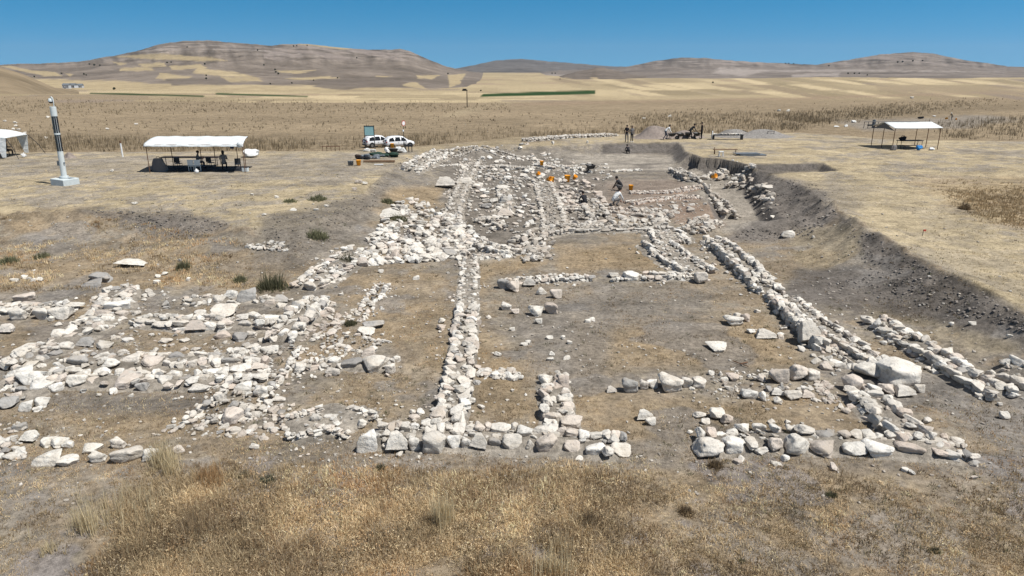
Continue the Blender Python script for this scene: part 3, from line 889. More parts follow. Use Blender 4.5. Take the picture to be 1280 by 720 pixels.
ALL_WALL_STONES = []
def wall(label, pp, width, hgt_, size, blocks=(), pal=None, fill=1.0, core=True, courses=None, slab=1.0, spill=.35, top=1.0):
    hgt = hgt_ * .68; size = size * .78
    pts = [gpt(*p) for p in pp]
    for p in pts: p.z = 0
    line, L = resample(pts, .25)
    root_p = line[len(line) // 2].copy(); root_p.z = hz(root_p.x, root_p.y)
    stones = [block_stone(b, pal) for b in blocks]
    nb = len(stones)
    def at(s):
        k = s / max(L, 1e-6) * (len(line) - 1)
        i = min(int(k), len(line) - 2)
        p = line[i].lerp(line[i + 1], k - i)
        d = (line[i + 1] - line[i]).normalized()
        return p, d
    def free(x, y, r):
        for s in stones[:nb]:
            if math.hypot(s.p.x - x, s.p.y - y) < (s.d[0] + r) * .42: return False
        return True
    nc = courses or max(1, round(hgt / (size * .55)))
    single = width < size * 1.5
    # waviness of the preserved height
    ph = random.uniform(0, 50)
    hv = lambda s: hgt * (.7 + .6 * float(vnoise(np.array([s * .5 + ph]), np.array([ph]), 4)[0]))
    for side in ((0,) if single else (-1, 1)):
        for c_ in range(nc):
            s = random.uniform(0, size * .5)
            while s < L:
                l = size * random.choice((random.uniform(.5, 1.0), random.uniform(.8, 1.9)))
                if random.random() < fill:
                    p, d = at(min(s + l / 2, L))
                    n = Vector((-d.y, d.x, 0))
                    dep = min(size * random.uniform(.7, 1.4), width * .62)
                    off = side * (width / 2 - dep / 2) + random.gauss(0, .05)
                    hh = hv(s) / nc * random.uniform(.95, 1.45) * slab
                    q = p + n * off
                    if free(q.x, q.y, l):
                        z = hz(q.x, q.y) + hv(s) * c_ / nc + hh * .27
                        stones.append(Stone((q.x, q.y, z), (l * 1.08, dep, hh), math.atan2(d.y, d.x) + random.gauss(0, .16), .1, pal))
                s += l * .92
    # rubble filling between the faces and spilled beside the wall
    if not single:
        for _ in range(int(L * width * 3.6 * fill * top / max(size, .2))):
            p, d = at(random.uniform(0, L)); n = Vector((-d.y, d.x, 0))
            q = p + n * random.uniform(-.36, .36) * width
            if not free(q.x, q.y, .1): continue
            a = size * random.choice((random.uniform(.2, .5), random.uniform(.3, .95)))
            z = hz(q.x, q.y) + hgt * random.uniform(.45, .8)
            stones.append(Stone((q.x, q.y, z), (a * 1.2, a, a * .6), None, .25, pal, tint(pal) * (.62 + .38 * min(1, a / .4))))
    for _ in range(int(L * 7 * spill)):
        p, d = at(random.uniform(0, L)); n = Vector((-d.y, d.x, 0))
        q = p + n * random.choice((-1, 1)) * (width / 2 + abs(random.gauss(0, .35)))
        a = min(.35, size) * random.uniform(.2, .7)
        stones.append(Stone((q.x, q.y, hz(q.x, q.y) + a * .2), (a * 1.2, a, a * .7), None, .25, pal))
    root = empty('ruined_wall', root_p, 0, label, 'wall', 'low ruined walls of white stone', 'thing')
    root.location = (0, 0, 0)
    off = root_p
    if core:
        # rammed earth and small stones between the two faces
        V, Fq = [], []
        cs = [(-.98, -.16), (-.72, .08), (-.5, .28), (-.25, .66), (0, .72), (.25, .66), (.5, .28), (.72, .08), (.98, -.16)]
        for i, p in enumerate(line):
            d = (line[min(i + 1, len(line) - 1)] - line[max(i - 1, 0)]).normalized(); n = Vector((-d.y, d.x, 0))
            e = 0 if i in (0, len(line) - 1) else 1
            for u, v in cs:
                q = p + n * u * max(width * .62, width - size * .8)
                zz = hz(q.x, q.y) + (v * hgt * .85 * random.uniform(.7, 1.15) if e else -.06)
                V.append((q.x, q.y, zz))
        k = len(cs)
        for i in range(len(line) - 1):
            for j in range(k - 1):
                Fq.append((i * k + j, (i + 1) * k + j, (i + 1) * k + j + 1, i * k + j + 1))
        cc = np.repeat((PALE if pal != 'pink' else RED * 1.2)[None], len(V), 0) * rng.uniform(.62, .95, (len(V), 1))
        np_obj('earth_core', np.array(V), np.array(Fq), M['earth'], root, colattr=cc, smooth=True)
    split_stones(root, stones, 100 if size > .3 else 60)
    for ch in root.children: ch.location = ch.location - off if ch.name.startswith('stone') else -off
    root.location = off
    ALL_WALL_STONES.extend(stones)
    return root

def spread(label, poly, n, smin, smax, pal=None, pile=0.0, name='rubble_spread', cat='rubble', grp='spreads of collapsed stone'):
    P = np.array(poly, float)
    stones = []
    tries = 0
    cells = []
    while len(stones) < n and tries < n * 20:
        tries += 1
        x = random.uniform(P[:, 0].min(), P[:, 0].max()); y = random.uniform(P[:, 1].min(), P[:, 1].max())
        if not inside(np.array([x]), np.array([y]), poly)[0]: continue
        cells.append((x, y)); stones.append(None)
    xs, ys, zs = ground(np.array([a for a, b in cells]), np.array([b for a, b in cells]))
    st = []
    for x, y, z in zip(xs, ys, zs):
        a = smin + (smax - smin) * random.random() ** 2.2
        h = a * random.uniform(.45, .8)
        st.append(Stone((x, y, z + h * .22 + pile * random.random() ** 2), (a * random.uniform(1, 1.5), a, h), None, .2, pal, tint(pal) * (.7 + .3 * min(1, a / .35))))
    c = Vector((float(np.mean(xs)), float(np.mean(ys)), 0)); c.z = hz(c.x, c.y)
    root = empty(name, c, 0, label, cat, grp, 'thing')
    split_stones(root, st, 100, 6)
    for ch in root.children: ch.location = ch.location - c
    return root


wall('long front wall of big white blocks along the dry grass, joined by the central wall', [(462, 549), (545, 551), (640, 554), (780, 563)], .95, .42, .36,
     [(459, 551, 27, 34), (496, 552, 28, 34), (518, 554, 15, 24), (543, 552, 30, 36), (567, 552, 18, 24), (583, 554, 13, 20), (599, 552, 22, 26), (618, 554, 16, 18), (640, 553, 26, 24), (663, 557, 14, 18), (684, 555, 28, 26), (715, 559, 21, 20), (745, 563, 27, 18), (776, 563, 27, 15), (497, 530, 13, 11), (507, 532, 12, 11), (537, 531, 22, 17)], spill=.3)
wall('crumbled bank of small stones at the left end of the front wall', [(352, 540), (385, 533), (415, 524), (455, 536)], 1.3, .3, .18, [(396, 524, 16, 16), (414, 522, 17, 12), (452, 530, 13, 15)], spill=1.5)
wall('right front wall of large rough blocks ending in a low crumbled corner', [(872, 560), (960, 552), (1050, 556), (1205, 566)], 1.0, .38, .4,
     [(887, 561, 40, 24, None), (918, 556, 29, 26), (914, 541, 17, 12), (930, 536, 20, 15), (949, 535, 17, 15), (969, 556, 18, 24), (1000, 556, 42, 28), (972, 538, 14, 11), (989, 537, 14, 13), (1034, 546, 30, 14), (1030, 562, 34, 20, 'pink'), (1069, 562, 30, 18), (1099, 562, 36, 20), (1137, 562, 34, 18, 'pink'), (982, 573, 11, 9)], spill=.5)
wall('central straight wall running from the front wall into the ruin', [(560, 541), (570, 490), (578, 440), (584, 388)], .85, .42, .40, spill=.25)
wall('thin broken continuation of the central wall, nearly level with the soil', [(583, 383), (586, 350), (587, 322)], .75, .18, .26, fill=.75)
wall('short stubby pier of stones projecting back from the front wall', [(699, 538), (695, 505), (690, 472)], .85, .38, .38, [(682, 476, 18, 17), (704, 478, 15, 26, 'pink'), (715, 528, 30, 17), (686, 536, 18, 15)], spill=.15)
wall('row of six squarish blocks standing in the grass of the right room', [(776, 484), (830, 482), (884, 481)], .42, .25, .3, [(788, 482, 21, 22, 'grey'), (805, 481, 12, 15, 'pink'), (815, 479, 15, 15), (839, 479, 31, 25), (858, 478, 14, 17), (875, 478, 19, 16, 'pink'), (764, 487, 13, 10, 'pink')], fill=.3, core=False, spill=.2)
wall('low scattered stone line right of the six squarish blocks', [(885, 476), (930, 480), (1005, 478)], 1.0, .16, .2, [(937, 492, 20, 15), (954, 495, 11, 16), (972, 490, 16, 11), (992, 494, 22, 14), (1010, 493, 16, 11), (974, 501, 15, 9), (974, 469, 26, 24, 'pink'), (998, 466, 24, 24), (1017, 468, 20, 18), (952, 473, 14, 11), (917, 472, 18, 9, 'pink')], core=False, fill=.7, spill=2)
wall('short wall with two bulging boulders at its left end, behind the central wall', [(626, 357), (680, 351), (738, 350)], .65, .32, .28, [(629, 355, 16, 16), (642, 358, 17, 17), (662, 353, 16, 14), (733, 347, 7, 6)], spill=.8)
wall('short wall ending in a pinkish boulder, right of the two bulging boulders', [(760, 350), (820, 348), (882, 349)], .75, .3, .28, [(790, 345, 22, 15), (876, 347, 18, 20, 'pink'), (767, 344, 13, 8)], spill=.5)
wall('broad slanting wall patch above the wall with the pinkish end boulder', [(820, 306), (845, 326), (872, 342)], 1.7, .38, .34)
wall('long thick right wall with a dark shaded left face', [(890, 303), (930, 337), (962, 368)], 1.15, .6, .4, spill=.5)
wall('narrow high end of the long right wall, overhanging a dark shadow', [(960, 370), (998, 412), (1026, 438)], .5, .62, .42, [(1010, 416, 26, 40)], spill=.3)
wall('lower outer line of the long right wall, leading to the huge boulder', [(984, 376), (1014, 402), (1052, 428), (1100, 458)], .85, .36, .32, spill=.8)
wall('broken wall stub with deep left shadow between huge boulder and front corner', [(1072, 492), (1106, 526), (1146, 556)], 1.0, .5, .4, [(1068, 480, 26, 27, 'pink'), (1112, 487, 22, 15), (1130, 489, 26, 17), (1149, 485, 14, 14)], spill=.7)
wall('separate straight wall on the far right with ragged stones and dark left side', [(1090, 402), (1142, 434), (1196, 470), (1252, 500)], 1.0, .5, .42, spill=.4)
wall('short wall fragment cut off by the right edge of the photo', [(1244, 460), (1300, 482)], .9, .35, .4, spill=.3)
wall('thick block wall reaching in from the left edge of the photo', [(-60, 392), (0, 390), (92, 388)], .9, .5, .42, [(23, 392, 20, 20), (52, 392, 22, 18), (76, 391, 26, 20), (8, 411, 20, 14, 'pink'), (30, 372, 24, 12, 'pink'), (64, 398, 10, 9)])
wall('diagonal wall of flat slabs descending to the left edge', [(152, 362), (140, 386), (104, 418), (60, 440), (8, 464)], 1.3, .4, .46, [(128, 393, 20, 14), (146, 383, 28, 16), (152, 392, 14, 10), (88, 422, 26, 10), (66, 431, 22, 9), (107, 428, 22, 12), (128, 432, 20, 12)], slab=.8)
wall('middle row of lumpy stones in the left room complex', [(70, 458), (160, 452), (240, 452), (335, 447)], .95, .3, .36, [(137, 455, 22, 15), (163, 449, 28, 14, 'pink'), (187, 453, 27, 14, 'pink'), (220, 446, 24, 13, 'grey'), (98, 452, 30, 16), (268, 445, 16, 11, 'grey')])
wall('long nearer row of big lumpy stones above the grey dug floor', [(0, 476), (60, 476), (150, 479), (240, 480), (330, 470)], 1.0, .4, .42, [(25, 468, 34, 22), (38, 472, 30, 22), (95, 476, 24, 20), (115, 477, 20, 13), (126, 467, 26, 12), (155, 479, 32, 18, 'pink'), (178, 483, 15, 15), (186, 474, 18, 14), (204, 476, 18, 18), (218, 468, 22, 14), (232, 475, 14, 14), (249, 486, 26, 9)])
wall('pile of wide flat slabs at the left edge, below the lumpy rows', [(0, 507), (36, 494), (66, 485)], .85, .34, .5, [(48, 484, 30, 14), (8, 504, 22, 16), (50, 503, 19, 17), (33, 507, 16, 16), (20, 495, 16, 12), (27, 487, 16, 9)])
wall('inner room wall with a dark hollow under its capping slab', [(175, 404), (250, 409), (345, 407)], .95, .5, .38, [(245, 408, 26, 18, 'pink'), (264, 408, 16, 16), (284, 405, 20, 15), (307, 406, 18, 14), (338, 398, 26, 10), (298, 421, 20, 14, 'grey'), (314, 418, 14, 10), (277, 419, 20, 10, 'pink')])
wall('stone line topped by one big grey-pink boulder, above the hollow wall', [(228, 379), (270, 376), (310, 375), (358, 380)], .85, .3, .34, [(309, 369, 24, 22, 'grey'), (272, 374, 16, 12), (289, 368, 18, 16), (337, 378, 14, 10), (351, 374, 20, 13, 'grey'), (244, 376, 9, 6), (278, 389, 30, 18)])
wall('neat diagonal wall end with dark gaps on its right face', [(400, 378), (376, 402), (352, 428)], 1.05, .6, .4, [(357, 418, 22, 16), (367, 404, 18, 14)])
wall('sloping wall of pale boulders climbing from the diagonal wall end', [(384, 362), (415, 338), (452, 316)], 1.5, .42, .4, [(388, 358, 18, 12), (423, 319, 14, 11)])
wall('tumbled pinkish stones running down to the dry foreground grass', [(350, 436), (322, 478), (300, 502), (268, 530)], 1.5, .24, .24, [(304, 484, 22, 18), (326, 488, 18, 20), (275, 497, 14, 15), (288, 521, 26, 24, 'pink'), (305, 510, 16, 12), (334, 503, 13, 9), (349, 499, 17, 5)], pal=None, core=False, spill=3)
wall('row of rounded boulders with one dark grey stone, left of the central wall', [(372, 460), (420, 456), (492, 458)], .7, .26, .3, [(374, 460, 18, 16), (418, 451, 15, 13), (440, 455, 27, 13, 'grey'), (467, 456, 29, 20), (488, 461, 13, 17), (416, 464, 20, 12, 'pink'), (460, 440, 18, 12, 'pink'), (466, 437, 11, 10)], spill=1.2)
wall('low rubble behind the rounded boulders, with a white slab', [(395, 430), (430, 424), (470, 436)], 1.2, .14, .22, [(457, 414, 22, 10), (466, 406, 28, 11, 'grey'), (420, 405, 14, 7), (447, 418, 8, 5)], core=False, spill=2)
wall('thin line of small stones widening into pebbles, left of the central wall', [(481, 355), (466, 374), (452, 392), (445, 402)], .6, .16, .22, core=False, spill=2)
wall('main left wall running back towards the parked cars', [(594, 196), (586, 217), (574, 243), (567, 268), (570, 296), (568, 322)], 1.05, .34, .38, pal='dirty', fill=.72, spill=1.2)
wall('whitish wall at the back left corner below the grassy bank', [(512, 215), (530, 203), (552, 193)], 1.5, .5, .42)
wall('cross wall with dark front edge near the back of the ruin', [(599, 210), (656, 212)], .8, .45, .36, pal='dirty')
wall('thin pale kerb of stones in the back left room', [(548, 208), (583, 206)], .35, .15, .24, core=False)
wall('scatter of blocks in front of the dark-edged cross wall', [(610, 219), (655, 227)], 1.2, .3, .32, core=False, pal='dirty')
wall('ragged stones along the back edge of the ruin', [(545, 193), (600, 189), (650, 190)], 1.4, .25, .3, core=False, spill=1, pal='dirty')
wall('pillar-like column of three cut blocks in the middle room', [(628, 236), (631, 250), (631, 268)], 1.1, .35, .42, [(631, 250, 18, 13), (628, 235, 17, 9), (631, 266, 20, 12), (617, 251, 11, 8), (608, 257, 14, 8, 'grey')], fill=.4, spill=.3)
wall('short crooked wall with black gaps below the column of cut blocks', [(596, 279), (611, 275), (628, 287)], .6, .4, .3, pal='dirty')
wall('lumpy wall angling right, below the crooked wall', [(592, 303), (613, 313), (642, 319)], 1.0, .4, .36)
wall('flat band of stones closing the middle room', [(588, 322), (625, 321), (662, 314)], .7, .22, .3)
wall('rubbly wall descending from the yellow buckets', [(677, 226), (687, 255), (696, 292)], 1.5, .36, .34, pal='dirty')
wall('bright white stone bank beside the yellow buckets', [(676, 207), (700, 212), (724, 212)], 1.5, .45, .36, pal=None)
wall('small white stone row in front of the excavated floor', [(764, 215), (800, 213)], .8, .22, .3, core=False)
wall('little wall of upright blocks in the rubble below the buckets', [(702, 264), (738, 264)], .9, .42, .32, pal='dirty')
wall('steep wall stub with a black shadow gap, middle of the rubble', [(733, 252), (748, 272)], 1.4, .5, .36, pal='dirty')
wall('long transverse wall of tumbled stones across the middle of the ruin', [(664, 298), (700, 290), (760, 287), (834, 286)], 1.35, .4, .34, pal='dirty')
wall('pinkish stone row beside the orange bucket in the burnt room', [(786, 242), (840, 241), (886, 243)], .9, .24, .28, pal='pink')
wall('second pinkish row, nearer than the row at the orange bucket', [(786, 256), (830, 249), (874, 247)], .95, .26, .28, pal='pink')
wall('brownish half-buried stones in front of the pinkish rows', [(748, 263), (800, 266), (842, 268)], 1.2, .18, .26, pal='pink', core=False)
wall('broad stub linking the transverse wall to the slanting wall patch', [(829, 289), (840, 306)], 1.9, .35, .32)
wall('high trench wall with black shaded side, left of the grey corridor', [(843, 215), (862, 227), (884, 239)], 1.1, .75, .4, pal='dirty')
wall('narrow trench wall below the orange bucket at the corridor', [(886, 244), (898, 258), (912, 274)], 1.0, .8, .38, pal='dirty')
wall('row of stones heaped along the far edge beside the standing people', [(656, 177), (700, 173), (768, 170)], 1.3, .5, .4, core=False, pal='dirty')
wall('stacked slabs on the far side of the grey corridor', [(912, 236), (926, 226), (936, 216)], 1.0, .8, .5, slab=1.2, pal='dirty')
wall('broken slabs at the head of the grey corridor', [(880, 208), (898, 216), (906, 220)], .9, .45, .5, pal='dirty')
wall('small heap of blocks at the near end of the grey corridor', [(866, 292), (880, 280), (892, 276)], 1.3, .4, .36, core=False, pal='dirty')
spread('wide jumble of white collapsed stones in the left middle of the ruin', [(445, 318), (470, 285), (492, 255), (520, 248), (552, 262), (600, 292), (588, 322), (545, 328), (450, 332)], 640, .12, .52, pile=.12)
spread('jumble of stones between the rubbly wall and the transverse wall', [(648, 292), (690, 285), (694, 325), (650, 330), (630, 312)], 150, .12, .45, pile=.2, pal='dirty')
spread('brownish rubble field below the yellow buckets', [(690, 226), (742, 226), (760, 262), (700, 268)], 190, .12, .5, 'pink', pile=.15)
spread('grey and white stones between the burnt room and the transverse wall', [(700, 266), (830, 262), (850, 282), (700, 290)], 170, .12, .5, pile=.1, pal='dirty')
spread('loose stones strewn across the back of the ruin', [(545, 190), (660, 182), (700, 200), (670, 235), (600, 240)], 300, .12, .5)
spread('dirty rubble filling the grey room left of the buckets', [(595, 205), (672, 205), (690, 262), (660, 292), (600, 292), (580, 250)], 340, .08, .42, pile=.1)
spread('broken stones on the grey floor around the white bank', [(640, 190), (760, 205), (770, 225), (690, 228), (650, 215)], 200, .08, .4)
spread('stones tumbled across the burnt room below the pinkish rows', [(790, 250), (880, 250), (892, 290), (840, 300), (770, 280)], 200, .08, .42, 'dirty')
spread('broken slabs and stones along the grey corridor bank', [(905, 205), (958, 232), (975, 262), (950, 262), (925, 235), (895, 215)], 70, .12, .6, 'dirty')
spread('small stones strewn inside the left room complex', [(120, 362), (200, 362), (320, 400), (330, 440), (110, 440), (90, 420)], 160, .06, .32)
spread('pebbly collapse right of the diagonal wall end', [(392, 380), (415, 375), (432, 412), (400, 425), (372, 430)], 110, .06, .3, 'pink')
spread('stony fall at the foot of the huge boulder', [(1000, 400), (1060, 430), (1090, 460), (1040, 470), (1000, 440)], 130, .07, .32)
spread('pinkish gravelly collapse beside the low scattered stone line', [(1010, 470), (1035, 478), (1052, 505), (1030, 505)], 90, .05, .18, 'pink')
spread('low flat stones between the lumpy rows of the left room complex', [(70, 440), (330, 432), (345, 470), (300, 480), (60, 474)], 80, .07, .32)
spread('small stones continuing the front wall line towards the left', [(200, 540), (300, 500), (370, 520), (360, 552), (280, 548)], 120, .05, .26)
spread('small stones at the outer left edge near the bottom boulders', [(-20, 520), (30, 530), (30, 575), (-20, 580)], 70, .07, .32)

# ------------------------------------------------------------------ single boulders and loose stones
def boulder(cx, cy, w_, h_, label, pal=None, name='boulder', grp=None, dark=None):
    s = block_stone((cx, cy, w_, h_, pal))
    if w_ > 50: s.t = C(.68, .65, .60); s.var = 4; s.tx = s.ty = 0; s.d = (s.d[0], s.d[1], s.d[2] * 1.15)
    elif 'white' in label: s.t = C(.67, .64, .585) * random.uniform(.92, 1.05)
    o = s.obj(name)
    o['label'] = label; o['category'] = 'boulder' if name == 'boulder' else 'stone'; o['kind'] = 'thing'
    if grp: o['group'] = grp
    return o
boulder(1129, 466, 56, 34, 'huge rounded white boulder on the right wall, largest in the ruin')
boulder(1088, 462, 40, 22, 'pale block wedged left of the huge boulder')
boulder(557, 228, 25, 18, 'large isolated boulder on the brown grass near the back left wall')
boulder(487, 267, 28, 13, 'broad white boulder beside a green tuft, top left of the stone jumble')
boulder(580, 226, 20, 11, 'leaning flat slab right of the isolated large boulder')
boulder(165, 329, 40, 9, 'long flat white rock alone on the left slope')
boulder(125, 347, 30, 12, 'grey tilted slab at the top of the slab wall', 'grey')
boulder(114, 355, 28, 10, 'second grey slab under the tilted one', 'grey')
boulder(60, 573, 36, 17, 'broad white boulder at lower left, beside a grey hump')
boulder(84, 577, 24, 12, 'grey earthy hump against the broad white lower left boulder', 'grey')
boulder(57, 553, 19, 14, 'left half of a cracked white stone pair at lower left')
boulder(71, 553, 20, 15, 'right half of a cracked white stone pair at lower left')
boulder(85, 555, 15, 12, 'small white stone right of the cracked pair')
boulder(37, 546, 21, 15, 'egg-shaped white stone left of the cracked pair')
boulder(122, 571, 20, 17, 'upright white stone between cracked pair and the tall grass')
boulder(112, 562, 24, 10, 'flat stone half sunk behind the upright white stone')
boulder(148, 554, 19, 16, 'stone standing behind the biggest lower left boulder')
boulder(158, 569, 38, 20, 'biggest craggy boulder of the lower left group')
boulder(186, 569, 24, 18, 'smooth white boulder next to the tall straw tuft')
boulder(222, 562, 16, 12, 'pale stone half hidden right of the tall straw tuft')
boulder(318, 558, 13, 8, 'thin white flake on the path edge at lower left')
boulder(806, 519, 21, 17, 'white two-part rock in the grass, upper piece')
boulder(813, 526, 14, 13, 'white two-part rock in the grass, lower pale piece')
boulder(897, 517, 20, 17, 'angular white rock of the small trio above the front gap')
boulder(909, 524, 15, 15, 'beige rounded rock of the small trio above the front gap', 'pink')
boulder(875, 519, 17, 8, 'low rock of the small trio above the front gap')
boulder(882, 527, 12, 8, 'small chip below the angular trio rock')
boulder(898, 435, 27, 8, 'thin flat white slab lying alone in the middle of the right room')
boulder(918, 401, 24, 14, 'leaning flat stone of the group left of the long right wall')
boulder(933, 397, 13, 13, 'upright stone of the group left of the long right wall', 'pink')
boulder(922, 394, 10, 6, 'small stone at the back of the group left of the long right wall')
boulder(957, 418, 26, 13, 'lumpy half-buried stone just below the group by the long right wall')
boulder(939, 414, 11, 7, 'small half-buried stone beside the lumpy one')
boulder(695, 367, 16, 15, 'tilted angular rock below the two bulging boulders', 'pink')
boulder(689, 385, 17, 18, 'beige upright rock in the middle room', 'pink')
boulder(670, 389, 20, 16, 'white upright rock next to the beige one in the middle room')
boulder(673, 401, 10, 9, 'small white stone at the foot of the white upright rock')
boulder(633, 383, 14, 11, 'rounded pale stone left of the upright rocks')
boulder(644, 389, 11, 8, 'brown stone touching the rounded pale stone', 'pink')
boulder(677, 364, 14, 12, 'broken stones under the short wall with bulging boulders')
boulder(552, 401, 10, 8, 'upper pebble-white stone left of the central wall')
boulder(551, 409, 12, 9, 'lower pale stone left of the central wall', 'pink')
boulder(597, 403, 10, 10, 'round stone right of the central wall', 'pink')
boulder(588, 501, 13, 12, 'white lump right of the central wall near the front')
boulder(581, 492, 9, 7, 'pink chip right of the central wall near the front', 'pink')
boulder(1256, 519, 13, 12, 'single rounded stone on bare soil at the far right')
boulder(985, 292, 17, 11, 'oblong stone lying on the grey bank near the corridor')
boulder(960, 233, 16, 5, 'long pale slab bridging a dark hollow at the corridor bank')
boulder(882, 206, 12, 5, 'thin pale slab at the corridor head')
boulder(966, 271, 7, 4, 'white chip on the grey bank')
boulder(691, 184, 4, 6, 'upright standing stone on the far floor near the people')
boulder(734, 183, 3, 5, 'second smaller standing stone near the people')
boulder(774, 270, 7, 6, 'bright white cube-like stone in the rubble')
boulder(69, 416, 15, 6, 'small flat white stone inside the left room')
boulder(164, 494, 7, 5, 'white chip on the grey dug floor')
boulder(446, 195, 5, 3, 'small white stone behind the tools on the plateau', name='loose_stone')
boulder(448, 227, 10, 6, 'pinkish rock cluster on the left plateau rim', 'pink')
boulder(443, 236, 6, 5, 'tan stone below the pinkish rocks on the rim', 'pink')
boulder(456, 229, 7, 5, 'white stone right of the pinkish rock on the rim')
boulder(367, 262, 9, 4, 'flat white stone in the grass left of the ruin')
boulder(620, 468, 12, 9, 'white stone at the left of the pebble row beside the central wall')
spread('short pebble row between the central wall and the pier', [(598, 462), (652, 464), (650, 476), (600, 474)], 70, .07, .28)
spread('little patch of white stones on the left slope', [(308, 303), (358, 303), (358, 314), (310, 314)], 45, .08, .3)
for i, (x, y) in enumerate([(330, 268), (395, 262), (408, 257), (50, 349), (42, 350), (36, 348), (18, 350), (29, 346), (197, 345), (205, 342), (235, 349), (196, 352), (225, 325), (140, 213), (168, 254), (315, 243), (346, 246), (520, 347), (476, 339), (426, 368), (735, 401), (739, 399), (655, 430), (660, 428), (712, 428), (687, 422), (704, 422), (690, 442), (708, 447), (688, 449), (1017, 296), (1190, 405), (1215, 404), (1020, 405), (1098, 422), (1262, 420), (905, 474), (1250, 505), (640, 411), (596, 347)]):
    boulder(x, y, random.uniform(5, 9) * (1.2 if y > 330 else .8), random.uniform(4, 6) * (1.1 if y > 330 else .8), 'small loose white stone lying alone on the dry ground', name='loose_stone', grp='small loose white stones')
for i, (x, y) in enumerate([(6, 151), (19, 153), (20, 157), (17, 161), (31, 166), (23, 162), (57, 172), (59, 146), (134, 161), (170, 155), (805, 148), (837, 145), (974, 138), (985, 138), (1140, 122)]):
    boulder(x, y, 4.5, 3.2, 'white rock in the brown weeds of the plain', name='loose_stone', grp='white rocks in the plain')

# ------------------------------------------------------------------ pebbles: uncountable grit
def pebbles():
    n = 4200
    px = rng.uniform(-100, 1380, n); py = 210 + (rng.random(n) ** .8) * 420
    x, y, z = ground(px, py)
    dens = fbm(x * .4, y * .4, 3, 90)
    ins = inside(x, y, EXC)
    keep = (rng.random(n) < np.where(ins & (py < 585), sstep(.35, .7, dens) * .9 + .15, .14))
    x, y, z = x[keep], y[keep], z[keep]
    V, Fc, Cc = [], [], []
    b = 0
    for i in range(len(x)):
        a = rng.uniform(.02, .055) * (1 + .03 * y[i])
        v = SHAPES[2][i % NV] * np.array([a * 1.3, a, a * .7])
        t = rng.uniform(0, 6.28); ct, st_ = math.cos(t), math.sin(t)
        v = np.stack([v[:, 0] * ct - v[:, 1] * st_ + x[i], v[:, 0] * st_ + v[:, 1] * ct + y[i], v[:, 2] + z[i] + a * .2], 1)
        V.append(v); Fc.append(ICO[2][1] + b); b += len(v)
        Cc.append(np.repeat((tint('dirty') * rng.uniform(.7, 1.1))[None], len(v), 0))
    o = np_obj('pebbles', np.concatenate(V), np.concatenate(Fc), M['rubble'], colattr=np.concatenate(Cc))
    tag(o, 'white pebbles and stone chips strewn over the dug soil', 'pebbles', kind='stuff')
pebbles()

# clods of dark earth on the banks
def clods():
    polys = [([(1046, 268), (1100, 297), (1160, 335), (1220, 365), (1280, 395), (1300, 420), (1200, 395), (1090, 370), (1000, 365), (1090, 340), (1060, 300)], 900, .03, .10, DARK * 1.7),
             ([(100, 262), (230, 266), (285, 280), (245, 302), (180, 290)], 300, .03, .12, DARK * 1.6),
             ([(905, 205), (985, 224), (1030, 234), (1048, 270), (1005, 300), (905, 302), (962, 270)], 380, .04, .13, DARK * 1.7),
             ([(330, 275), (440, 245), (500, 208), (470, 262), (400, 310), (330, 320)], 350, .03, .11, SOIL * .8)]
    V, Fc, Cc, b = [], [], [], 0
    for poly, n, a0, a1, c0 in polys:
        P = np.array(poly, float)
        qx = rng.uniform(P[:, 0].min(), P[:, 0].max(), n * 3); qy = rng.uniform(P[:, 1].min(), P[:, 1].max(), n * 3)
        k = inside(qx, qy, poly)
        x, y, z = ground(qx[k], qy[k])
        for i in range(len(x)):
            a = a0 + (a1 - a0) * rng.random() ** 2.5
            v = SHAPES[2][rng.integers(NV)] * np.array([a * 1.3, a, a * .8])
            t = rng.uniform(0, 6.28); ct, st_ = math.cos(t), math.sin(t)
            v = np.stack([v[:, 0] * ct - v[:, 1] * st_ + x[i], v[:, 0] * st_ + v[:, 1] * ct + y[i], v[:, 2] + z[i] + a * .2], 1)
            V.append(v); Fc.append(ICO[2][1] + b); b += len(v)
            Cc.append(np.repeat((c0 * rng.uniform(.75, 1.35))[None], len(v), 0))
    o = np_obj('earth_clods', np.concatenate(V), np.concatenate(Fc), M['earth'], colattr=np.clip(np.concatenate(Cc), 0, 1))
    tag(o, 'crumbled dark clods of earth on the trench banks', 'earth', kind='stuff')
clods()

